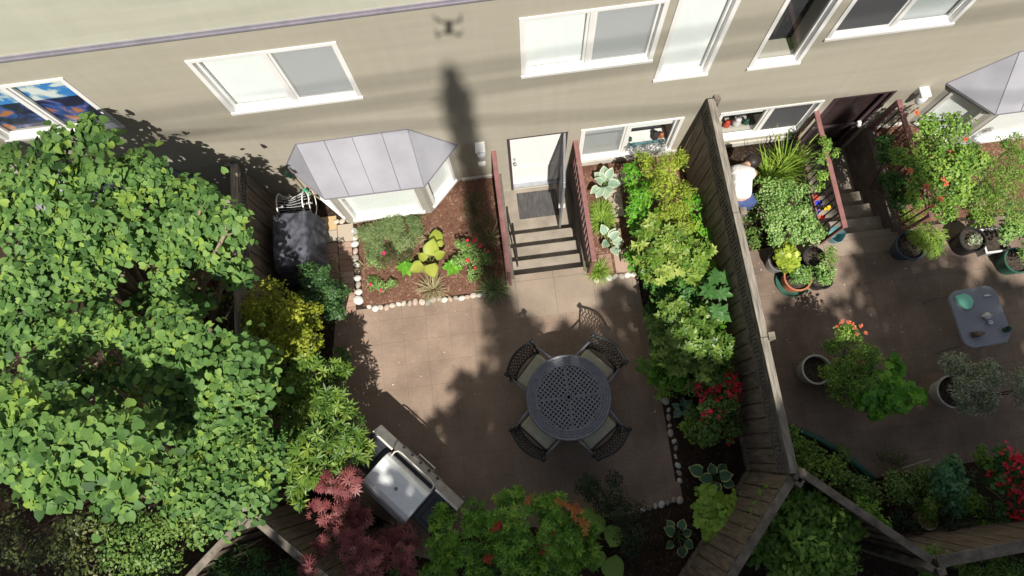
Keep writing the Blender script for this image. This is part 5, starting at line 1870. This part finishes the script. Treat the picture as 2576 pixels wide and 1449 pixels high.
plant('bright_rhododendron', 'bright rhododendron with long lime leaves right of the upper chair', 'shrub',
      [BL(1700, 790, .95, 50), BL(1760, 800, 1.0, 40), BL(1680, 850, .9, 50), BL(1740, 850, 1.1, 60), BL(1790, 880, 1.1, 45), BL(1700, 900, 1.0, 50), BL(1660, 880, .8, 30), BL(1770, 930, 1.0, 35), BL(1650, 820, .7, 25)],
      430, BROAD, L_['rhodobright'], .10, style='whorl', k=7, stem=.025, lift=(0, 40), smat=M['stem'], up=1.3, noise=.35)
plant('deep_green_shrub', 'deep green mass of leaves between pale rhododendron and bright rhododendron', 'shrub', [BL(1670, 745, .6, 40), BL(1650, 720, .5, 30), BL(1730, 720, .8, 40), BL(1790, 730, .9, 30), BL(1720, 760, .7, 40), BL(1640, 780, .4, 22)], 1500, BROAD, L_['darkgreen'], .075, stem=.02)
t = thing('palmate_plant', 'dark plant with large fan shaped leaves against the fence', 'plant', (2.6, -2.6, 0))
Pq = np.array([list(G(u, v, z)) for u, v, z in ((1798, 700, 1.25), (1815, 740, 1.2), (1800, 780, 1.15), (1780, 735, 1.25), (1825, 700, 1.1), (1815, 790, 1.0))])
limbs('stem', (2.6, -2.6, 0), [(q[0], q[1], q[2], .1, .0) for q in Pq], .02, M['greenstem'], t)
Pw, Nw, Dw, Sw, Tw = whorls(Pq, nrm(np.array([[0, -.1, 1.0]] * len(Pq)) + rng.normal(0, .15, (len(Pq), 3))), np.full(len(Pq), .5), .17, 7, (-5, 12), .05)
leaves('foliage', L_['palmate'], t, Pw, Nw, Dw, Sw, BROAD, Tw)
plant('pale_rhododendron', 'rhododendron with pale yellowish young leaves beside the stairs bed', 'shrub', [BL(1640, 600, .9, 45), BL(1700, 610, 1.0, 50), BL(1660, 660, .9, 50), BL(1720, 670, 1.0, 45), BL(1760, 640, 1.1, 40), BL(1620, 650, .7, 30), BL(1640, 690, .7, 35), BL(1755, 690, 1.0, 30)],
      430, BROAD, L_['palerhodo'], .10, style='whorl', k=7, stem=.02, lift=(5, 45), smat=M['stem'], up=1.2, noise=.4)
plant('bright_shrub', 'vivid green small leaved shrub along the stepping slabs', 'shrub', [BL(1595, 440, .6, 32), BL(1620, 490, .7, 42), BL(1600, 530, .7, 38), BL(1640, 545, .8, 40), BL(1590, 480, .5, 28), BL(1600, 580, .6, 32)], 2600, BROAD, L_['bright'], .058, stem=.02)
plant('golden_shrub', 'golden olive shrub in front of the low window beside the fence', 'shrub', [BL(1620, 405, .9, 30), BL(1680, 420, 1.1, 42), BL(1710, 400, 1.1, 28), BL(1670, 470, 1.0, 48), BL(1700, 520, 1.0, 48), BL(1660, 560, .9, 40), BL(1720, 570, 1.0, 38), BL(1640, 430, .9, 30), BL(1725, 480, 1.0, 28)],
      4200, LANCE, L_['olive'], .055, stem=.02, noise=.6, sub=16, subr=.42, smat=M['stem'])
for i, (u, v, n_, L, lab) in enumerate(((1520, 475, 13, .20, 'large pale white edged hosta nearest the low window'), (1530, 615, 9, .17, 'pale white edged hosta lower in the bed beside the stairs'))):
    p = G(u, v, 0)
    hosta('hosta', lab, (p.x, p.y, .05), n_, L, L_['hostapale'], petiole=.55, lift=(-5, 45), group='pale hostas')
for u, v, n_, L, lab in ((1515, 560, 420, .24, 'bright green grass clump between the two pale hostas'), (1505, 682, 260, .2, 'spiky green grass at the lower end of the stairs bed'), (1512, 530, 260, .2, 'yellow green grass clump just below the upper pale hosta')):
    p = G(u, v, .05)
    tuft('grass_clump', lab, 'grass', (p.x, p.y, .05), n_, L, L_['grass'], BLADE, .11, 'grass clumps in the stairs bed')

# the mulch bed
plant('grey_mound', 'grey green mounding plant below the bay window', 'plant', [BL(935, 585, .22, 40, .6), BL(990, 575, .22, 40, .6), BL(1045, 565, .2, 30, .6), BL(945, 625, .18, 34, .6), BL(1010, 610, .2, 34, .6), BL(1050, 590, .15, 24, .6)], 5600, NEEDLE, L_['mound'], .075, stem=.006, smat=M['greenstem'], up=.9)
plant('brownish_plant', 'brownish green wiry mound next to the grey mounding plant', 'plant', [BL(975, 645, .18, 34, .6), BL(1015, 645, .15, 28, .6)], 1600, NEEDLE, L_['brownish'], .07, stem=.006, smat=M['straw'])
fl = [tuple(G(965, 637, .26))]
plant('dianthus', 'small green dianthus with one pink flower near the brick path', 'plant', [BL(935, 650, .12, 22, .6), BL(955, 665, .1, 16, .6)], 420, LANCE, L_['mint'], .05, stem=.005, smat=M['greenstem'], flowers=fl, fmat=L_['pinkflower'], fsize=.034)
plant('dianthus', 'small green plant with two pink flowers at the lower left of the mulch bed', 'plant', [BL(938, 712, .10, 20, .6), BL(960, 722, .08, 18, .6), BL(985, 712, .1, 16, .6)], 560, LANCE, L_['mint'], .05, stem=.005, smat=M['greenstem'],
      flowers=[tuple(G(931, 716, .17)), tuple(G(958, 731, .15))], fmat=L_['pinkflower'], fsize=.032)
p = G(1085, 670, 0)
hosta('gold_hosta', 'chartreuse plant with large rounded leaves in the middle of the mulch bed', (p.x, p.y, .04), 5, .27, L_['hostagold'], tm=HOSTAW, lift=(-10, 25),
      angles=[(200, .24, .10), (70, .27, .10), (-75, .25, .06), (20, .18, .12), (130, .17, .06)])
p = G(1108, 640, 0)
hosta('gold_hosta', 'single chartreuse leaf standing above the big leaved plant', (p.x, p.y, .04), 2, .24, L_['hostagold'], tm=HOSTAW, lift=(0, 15), angles=[(95, .25, .12), (60, .12, .04)])
for u, v, lab in ((1020, 668, 'bright green leafy rosette left of the chartreuse plant'), (1137, 668, 'bright green leafy rosette right of the chartreuse plant')):
    p = G(u, v, .18)
    t = thing('rosette_plant', lab, 'plant', (p.x, p.y, 0), 'bright rosettes in the mulch bed')
    c = np.array([[p.x, p.y, .05 + .05 * k] for k in range(5)])
    Pw, Nw, Dw, Sw, Tw = whorls(c, nrm(np.array([[0, 0, 1.0]] * 5) + rng.normal(0, .05, (5, 3))), np.full(5, .6), .15, 9, (0, 30))
    Sw = Sw * np.tile(np.array([1.1, 1.1, 1.0, .8, .55]), 9)
    b = MB(); b.tube([(p.x, p.y, 0), (p.x, p.y, .26)], .008, 5); b.build('stem', M['greenstem'], t)
    leaves('foliage', L_['bright'], t, Pw, Nw, Dw, Sw, BROAD, Tw)
rf = [tuple(G(u, v, .38)) for u, v in ((1176, 605), (1179, 617), (1194, 604), (1208, 620), (1228, 632), (1178, 655), (1195, 675))]
plant('rose_bush', 'small rose bush with seven red flowers near the stairs railing', 'shrub', [BL(1165, 620, .28, 28), BL(1190, 645, .3, 30), BL(1160, 650, .25, 22), BL(1195, 690, .2, 24), BL(1220, 650, .25, 24)], 1500, OVAL, L_['mint'], .034, stem=.008, flowers=rf, fmat=L_['redflower'], fsize=.032, smat=M['greenstem'])
plant('brown_shrub', 'fuzzy dusky brown green shrub beside the stairs railing', 'shrub', [BL(1195, 510, .4, 34), BL(1210, 560, .4, 34), BL(1185, 540, .35, 24), BL(1225, 600, .3, 24), BL(1235, 690, .25, 20), BL(1230, 650, .25, 20)], 3400, NEEDLE, L_['brownish'], .06, stem=.008, noise=.8)
for u, v, n_, L, m_, lab in ((1240, 730, 170, .26, 'mound', 'grey green grass tuft at the corner of bed and stairs'), (1090, 728, 150, .26, 'straw', 'dry straw coloured grass lying at the lower edge of the mulch bed'),
                             (1095, 605, 26, .26, 'straw', 'few dry stalks in the middle of the mulch bed'), (915, 670, 24, .22, 'straw', 'few dry stalks at the left edge of the mulch bed'), (1235, 600, 30, .34, 'straw', 'long dry stalks leaning at the stairs railing')):
    p = G(u, v, .04)
    mm = L_['mound'] if m_ == 'mound' else (L_.get('strawblade') or L_.setdefault('strawblade', leafmat('straw_blade', [(.30, .24, .13), (.48, .40, .24), (.25, .27, .14)], .2)))
    tuft('grass_tuft', lab, 'grass', (p.x, p.y, .04), n_, L, mm, BLADE, .12 if n_ > 100 else .05, 'grass tufts in the mulch bed')

# right garden
for u, v, n_, L, lab in ((1965, 430, 300, .47, 'tall arching ornamental grass in front of the low dark window'), (1930, 455, 160, .45, 'short ornamental grass right behind the bending person')):
    p = G(u, v, .03)
    tuft('ornamental_grass', lab, 'grass', (p.x, p.y, .03), n_, L, L_['grass'], BLADEUP, .12, 'ornamental grasses')
plant('pale_shrub', 'large pale green shrub with small leaves between person and stairs', 'shrub', [BL(1935, 480, .8, 48), BL(1990, 500, .9, 50), BL(1960, 545, .9, 55), BL(2010, 560, .8, 48), BL(2045, 585, .6, 34), BL(1910, 510, .6, 32), BL(2000, 600, .5, 32), BL(1950, 600, .5, 30)], 5200, OVAL, L_['mint'], .042, stem=.02, sub=16, subr=.42)
plant('dark_bed_shrub', 'dark leaved shrub just right of the fence post below the person', 'shrub', [BL(1880, 540, .3, 30, .6), BL(1895, 590, .2, 28, .6), BL(1900, 610, .3, 20, .6)], 700, OVAL, L_['azalea'], .04, stem=.01)
plant('climbing_rose', 'thin climbing rose growing over the red brown railing', 'shrub', [BL(2075, 365, 1.1, 24), BL(2065, 400, 1.0, 18), BL(2068, 440, .9, 20), BL(2100, 385, 1.0, 14), BL(2060, 470, .8, 14)], 520, OVAL, L_['rose'], .045, stem=.008, smat=M['greenstem'])
cf = [tuple(G(u, v, 1.5)) for u, v in ((2392, 386), (2345, 395), (2306, 285), (2372, 450), (2380, 462), (2330, 470), (2345, 520), (2430, 350), (2365, 500), (2290, 430))]
plant('rose_bush', 'big rose bush with coral flowers in front of the right bay window', 'shrub', [BL(2330, 330, 1.3, 50), BL(2400, 320, 1.4, 45), BL(2300, 400, 1.2, 60), BL(2370, 410, 1.4, 70), BL(2440, 400, 1.2, 50), BL(2330, 470, 1.2, 60), BL(2400, 480, 1.2, 50), BL(2360, 540, .9, 40), BL(2300, 500, .9, 35)],
      6200, OVAL, L_['rose'], .052, stem=.025, flowers=cf, fmat=L_['coral'], fsize=.05, sub=16, subr=.42)
plant('garden_shrub', 'darker green shrub at the right edge behind the row of pots', 'shrub', [BL(2480, 430, .9, 50), BL(2540, 420, .9, 50), BL(2450, 490, .9, 55), BL(2520, 500, 1.0, 60), BL(2560, 540, .9, 40), BL(2470, 545, .7, 40), BL(2540, 370, .8, 40)], 5200, LANCE, L_['rose'], .055, stem=.025, sub=16)
plant('railing_shrub', 'dark green shrub pressed against the railing at the brown door stairs', 'shrub', [BL(2235, 400, .7, 35), BL(2245, 460, .7, 38), BL(2255, 510, .6, 30), BL(2225, 360, .7, 25)], 2200, OVAL, L_['darkgreen'], .045, stem=.02)
plant('gravel_plant', 'low green plants in the gravel at the end of the railing', 'plant', [BL(2270, 545, .15, 24, .5), BL(2300, 555, .12, 20, .5)], 420, NEEDLE, L_['grass'], .08, stem=.005, smat=M['greenstem'])
cf = [tuple(G(u, v, 1.0)) for u, v in ((2115, 815), (2135, 810), (2150, 825), (2125, 830), (2155, 840), (2105, 822), (2165, 820), (2170, 913), (2160, 905), (2145, 815), (2178, 838), (2120, 806))]
plant('coral_bush', 'olive green potted bush with coral flowers on the right patio', 'shrub', [BL(2090, 940, .8, 36), BL(2190, 900, .8, 34), BL(2150, 1000, .7, 36), BL(2120, 850, .9, 38), BL(2110, 900, .9, 45), BL(2160, 900, .9, 42), BL(2120, 950, .8, 45), BL(2170, 960, .8, 40), BL(2100, 990, .7, 25)], 6200, OVAL, L_['rose'], .036, stem=.02, flowers=cf, fmat=L_['coral'], fsize=.036)
x, y = pc(2150, 930, .3)
pot('black_pot', 'large black pot almost hidden under the coral flowered bush', x, y, .25, .35, M['black'])
plant('broad_leaf_shrub', 'bright green broad leaved branch below the coral flowered bush', 'shrub', [BL(2180, 990, .8, 35), BL(2230, 960, .8, 30), BL(2250, 920, .7, 22), BL(2290, 990, .7, 24), BL(2240, 1010, .7, 32), BL(2200, 1030, .6, 24), BL(2310, 1000, .6, 14)], 620, LOBED, L_['bright'], .11, stem=.015, up=.9, smat=M['greenstem'])
plant('silver_bush', 'silver green bush in the stone pot below the glass table', 'shrub', [BL(2400, 920, .7, 34), BL(2420, 960, .7, 45), BL(2465, 970, .7, 48), BL(2440, 1010, .6, 38), BL(2490, 930, .6, 28), BL(2480, 1020, .5, 24)], 6800, LANCE, L_['greyleaf'], .058, stem=.015, noise=.7)
plant('silver_bush', 'dusky silver bush cut by the right edge below the glass table', 'shrub', [BL(2560, 960, .7, 35), BL(2565, 1010, .6, 25)], 800, LANCE, L_['greyleaf'], .05, stem=.015, noise=.7)
gb = [BL(2520, 1160, .8, 35), BL(2555, 1180, .85, 40), BL(2530, 1215, .8, 30), BL(2565, 1250, .7, 36), BL(2540, 1290, .5, 30), BL(2500, 1190, .6, 22)]
t = plant('geranium', 'mass of bright red blossoms at the right edge of the picture', 'plant', gb, 900, LOBED, L_['darkgreen'], .07, stem=.012, smat=M['greenstem'])
Pf, Nf, Tf = cloud([(q[0], q[1], q[2] + .06, q[3] * 1.0, q[4]) for q in gb], 330, 12, .45, .0, .8)
Pw, Nw, Dw, Sw, Tw = whorls(Pf, Nf, Tf, .03, 6, (5, 35))
leaves('blossoms', L_['redflower'], t, Pw, Nw, Dw, Sw, BROAD, Tw)
plant('fern_plant', 'pale green ferny plant left of the red blossoms', 'plant', [BL(2380, 1190, .6, 40), BL(2400, 1230, .6, 34), BL(2360, 1230, .5, 28), BL(2395, 1280, .4, 22)], 900, SPRAY, L_['fern'], .10, stem=.01, smat=M['greenstem'])
plant('bed_plant', 'low olive green bed plants right of the fence corner', 'plant', [BL(2000, 1110, .3, 34, .5), BL(2040, 1140, .3, 40, .5), BL(2080, 1180, .35, 45, .5), BL(2020, 1170, .3, 36, .5)], 1700, OVAL, L_['rose'], .05, stem=.008, smat=M['greenstem'])
plant('bed_plant', 'low leafy bed plants in the middle of the shaded right bed', 'plant', [BL(2130, 1210, .35, 42, .5), BL(2180, 1250, .35, 45, .5), BL(2120, 1150, .25, 30, .5), BL(2250, 1230, .35, 50, .5), BL(2310, 1210, .35, 40, .5)], 2400, OVAL, L_['azalea'], .05, stem=.008, smat=M['greenstem'])
plant('bed_plant', 'brighter green leafy plant beside the plain topped fence', 'plant', [BL(2190, 1300, .45, 34, .5), BL(2215, 1330, .4, 28, .5), BL(2165, 1265, .45, 22, .5)], 620, BROAD, L_['pieris'], .07, stem=.01, smat=M['greenstem'], flowers=[tuple(G(2093, 1238, .62)), tuple(G(2100, 1246, .6)), tuple(G(2088, 1233, .6))], fmat=L_['redflower'], fsize=.04)
plant('bed_plant', 'mixed low green plants around the red blossoms at the right edge', 'plant', [BL(2440, 1270, .35, 40, .5), BL(2490, 1320, .35, 36, .5), BL(2330, 1260, .3, 40, .5), BL(2470, 1150, .3, 30, .5)], 1800, OVAL, L_['rose'], .05, stem=.008, smat=M['greenstem'])
plant('dark_bed_plant', 'blackish low plants in the bed above the bottom right fence', 'plant', [BL(2280, 1290, .35, 50, .5), BL(2400, 1310, .35, 50, .5), BL(2470, 1290, .35, 40, .5), BL(2450, 1220, .35, 30, .5)], 1500, LANCE, L_['darkshrub'], .06, stem=.008, smat=M['greenstem'])
plant('dark_pot_plant', 'dark purplish plant at the edge of the right patio', 'plant', [BL(2230, 1160, .3, 32, .6), BL(2260, 1150, .3, 25, .6)], 520, LANCE, L_['brownish'], .05, stem=.008)
plant('dome_shrub', 'dense dome shaped green shrub in the corner where the fences meet', 'shrub', [BL(1960, 1290, 1.2, 60), BL(2040, 1290, 1.3, 65), BL(2110, 1320, 1.2, 55), BL(1940, 1370, 1.2, 65), BL(2020, 1370, 1.4, 75), BL(2100, 1390, 1.2, 60), BL(1980, 1430, 1.2, 60), BL(2060, 1440, 1.2, 55), BL(1990, 1240, 1.2, 40)],
      4200, BROAD, L_['dome'], .12, stem=.03, sub=18, subr=.4)
plant('fence_shrub', 'small green shrub at the junction of the two bottom right fences', 'shrub', [BL(2350, 1400, 1.5, 34), BL(2330, 1440, 1.3, 30)], 900, LANCE, L_['dome'], .05, stem=.02)
plant('verge_shrub', 'olive shrub outside the fence along the bottom right edge', 'shrub', [BL(2440, 1440, 1.2, 36), BL(2520, 1435, 1.2, 40), BL(2570, 1430, 1.2, 30)], 1500, OVAL, L_['rose'], .045, stem=.02)
plant('verge_shrub', 'round leaved shrub peeping in at the bottom edge below the dome shrub', 'shrub', [BL(1985, 1449, 1.6, 20), BL(2010, 1455, 1.5, 20)], 90, OVAL, L_['round'], .08, stem=.02)

# ------------------------------------------------------------------ tall trees south of the garden: they throw the shade on the patios
CY = -11.0


def conifer(xg, hw, g, label, y=CY, zlow=3.0, n=1300, size=.34):
    """tree whose top shades the ground back to y = g around x = xg"""
    x = xg + .081 * (g - y)
    ztop = (g - y) / .691
    t = thing('conifer', label, 'tree', (x, y, 0), 'tall trees south of the gardens')
    b = MB(); b.tube([(x, y, 0), (x, y, ztop * .5), (x, y, ztop * .97)], [.20, .12, .02], 10); b.build('trunk', M['bark'], t, smooth=True)
    z = rng.uniform(zlow, ztop, n)
    a = rng.uniform(0, 2 * PI, n)
    prof = hw * np.minimum(1, .22 + 1.0 * (ztop - z) / (hw * 1.6)) * (1 + .22 * np.sin(z * 3.1 + xg * 2) + .15 * np.sin(z * 7.7 + a * 2))
    r = prof * rng.uniform(.1, 1, n) ** .6
    P = np.stack([x + np.cos(a) * r, y + np.sin(a) * r * .8, z], 1)
    D = np.stack([np.cos(a), np.sin(a), np.full(n, .1)], 1)
    N = np.stack([np.cos(a) * .3, np.sin(a) * .3, np.full(n, .8)], 1) + rng.normal(0, .4, (n, 3))
    leaves('crown', L_['needle'], t, P, N, D, size * rng.uniform(.6, 1.2, n), SPRAY, rng.uniform(0, 1, n))


casters = [(-8.8, 1.1, -2.2), (-7.2, 1.1, -2.5), (-5.2, 1.2, -4.5), (-3.4, 1.0, -4.25), (-2.2, .8, -3.9), (-1.35, .5, -3.95), (-.75, .42, -3.35), (.05, .36, -2.6), (.75, .5, -2.8), (1.60, .42, -2.25), (2.4, .5, -2.95), (3.3, .6, -3.2),
           (4.2, .6, -2.95), (5.0, .55, -3.0), (5.75, .42, -2.0), (6.5, .5, -2.15), (7.4, .55, -2.9), (8.4, .7, -3.3), (9.8, .9, -3.0)]
words_ = ['nearest the left end', 'far left', 'second from the left', 'third from the left', 'fourth from the left', 'slim fifth from the left', 'sixth from the left', 'seventh, below the stairs', 'eighth, below the dining table', 'ninth', 'tenth, in line with the fence', 'eleventh', 'twelfth', 'thirteenth', 'fourteenth, in line with the brown door', 'fifteenth', 'sixteenth', 'seventeenth', 'far right']
for i, (xg, hw, g) in enumerate(((-6.5, 1.7, -4.9), (-3.8, 1.6, -4.7), (-1.2, .9, -4.4), (.9, 1.1, -3.35), (2.5, .9, -3.35), (4.4, 1.2, -3.3), (6.6, 1.3, -3.2), (9.2, 1.5, -3.3))):  # back row added to stop sun leaking between the front trees
    conifer(xg, hw, g, 'broad dark conifer of the unseen back row added to fill gaps in the shade, number %d from the left' % (i + 1), y=-14.5, n=2200, size=.42)
for (xg, hw, g), w_ in zip(casters, words_):
    conifer(xg, hw, g, 'dark conifer south of the gardens, ' + w_ + ' of the row')
# the tall thin one whose shadow runs up the house wall
def spire(x, y, ztop, z0, label, w0=.10, w1=.26, n=2600):
    t = thing('columnar_cypress', label, 'tree', (x, y, 0))
    b = MB(); b.tube([(x, y, 0), (x, y, ztop * .6), (x, y, ztop * .98)], [.20, .14, .03], 10); b.build('trunk', M['bark'], t, smooth=True)
    z = z0 + (ztop - z0) * rng.uniform(0, 1, n) ** .8
    q = (ztop - z)
    w_ = np.interp(q, [0, .35, .6, .9, 3, 5.2, 6.9, 7.8, 9.5, 16], [w0, .12, .20, .22, w1, w1 * 1.0, w1 * 1.35, w1 * 2.0, .7, 1.0]) * (1 + .10 * np.sin(z * 5.3))
    a = rng.uniform(0, 2 * PI, n)
    r = w_ * rng.uniform(0, 1, n) ** .5
    P = np.stack([x + np.cos(a) * r, y + np.sin(a) * r, z], 1)
    D = np.stack([np.cos(a) * .5, np.sin(a) * .5, np.full(n, .9)], 1)
    N = np.stack([np.cos(a), np.sin(a), np.full(n, .2)], 1) + rng.normal(0, .3, (n, 3))
    leaves('crown', L_['needle'], t, P, N, D, .20 * rng.uniform(.6, 1.2, n), SPRAY, rng.uniform(0, 1, n))


SY = -12.5
spire(-.46 + .081 * -SY, SY, 3.25 + 1.447 * -SY, 3.0, 'tall narrow columnar cypress whose shadow climbs the house wall', n=5200)
spire(5.62 + .081 * 11.5, -11.5, .55 + 1.447 * 11.5, 3.0, 'second columnar cypress, shading the brown door', w0=.2, w1=.36, n=4600)

# overhead wires south of the gardens, seen as soft bands on the wall
for i, (za, zb, r_, lab) in enumerate(((3.25, 3.42, .032, 'highest'), (2.80, 2.92, .034, 'middle'), (2.05, 1.45, .03, 'lowest'))):
    y_ = -15.0
    xs_ = [-30 + 60 * k / 24 for k in range(25)]
    pts = [(x, y_, za + (zb - za) * (x - 1.2 + .8) / 2.2 * .55 + 1.447 * 15 + .0008 * x * x) for x in xs_]
    b = MB(); b.tube(pts, r_, 6)
    tag(b.build('overhead_wire', M['black'], None), lab + ' of the three overhead wires south of the gardens', 'wire', 'overhead wires')

# ------------------------------------------------------------------ the drone that carries the camera
dc = CAM + ROT @ Vector((0, 0, .09))
t = thing('drone', 'small grey camera drone hovering above the patio', 'drone', dc)
fx = ROT @ Vector((1, 0, 0)); fy = ROT @ Vector((0, 1, 0))
fx = Vector((fx.x, fx.y, 0)).normalized(); fy = Vector((-fx.y, fx.x, 0))
up_ = Vector((0, 0, 1))
b = MB(); b.obox(dc + up_ * .03, fx, fy, up_, .034, .075, .026); b.build('body', M['alu'], t, bevel=.012)
b = MB(); b.obox(dc + up_ * .035 - fy * .01, fx, fy, up_, .026, .05, .03); b.build('battery', M['cast'], t, bevel=.008)
for sx_, sy_ in ((1, 1), (-1, 1), (1, -1), (-1, -1)):
    e = dc + fx * sx_ * .125 + fy * (.085 if sy_ > 0 else -.10) + up_ * .04
    b = MB(); b.tube([dc + fx * sx_ * .03 + fy * sy_ * .05 + up_ * .03, e], [.012, .009], 8); arm = b.build('arm', M['alu'], t, smooth=True)
    b = MB(); b.tube([e - up_ * .012, e + up_ * .02], .014, 10); b.build('motor', M['black'], arm, smooth=True)
    b = MB()
    q = Vector((math.cos(sx_ + sy_ * .4), math.sin(sx_ + sy_ * .4), 0))
    b.obox(e + up_ * .024, q, (-q.y, q.x, 0), up_, .06, .008, .0012)
    b.build('rotor_blade', M['black'], arm)
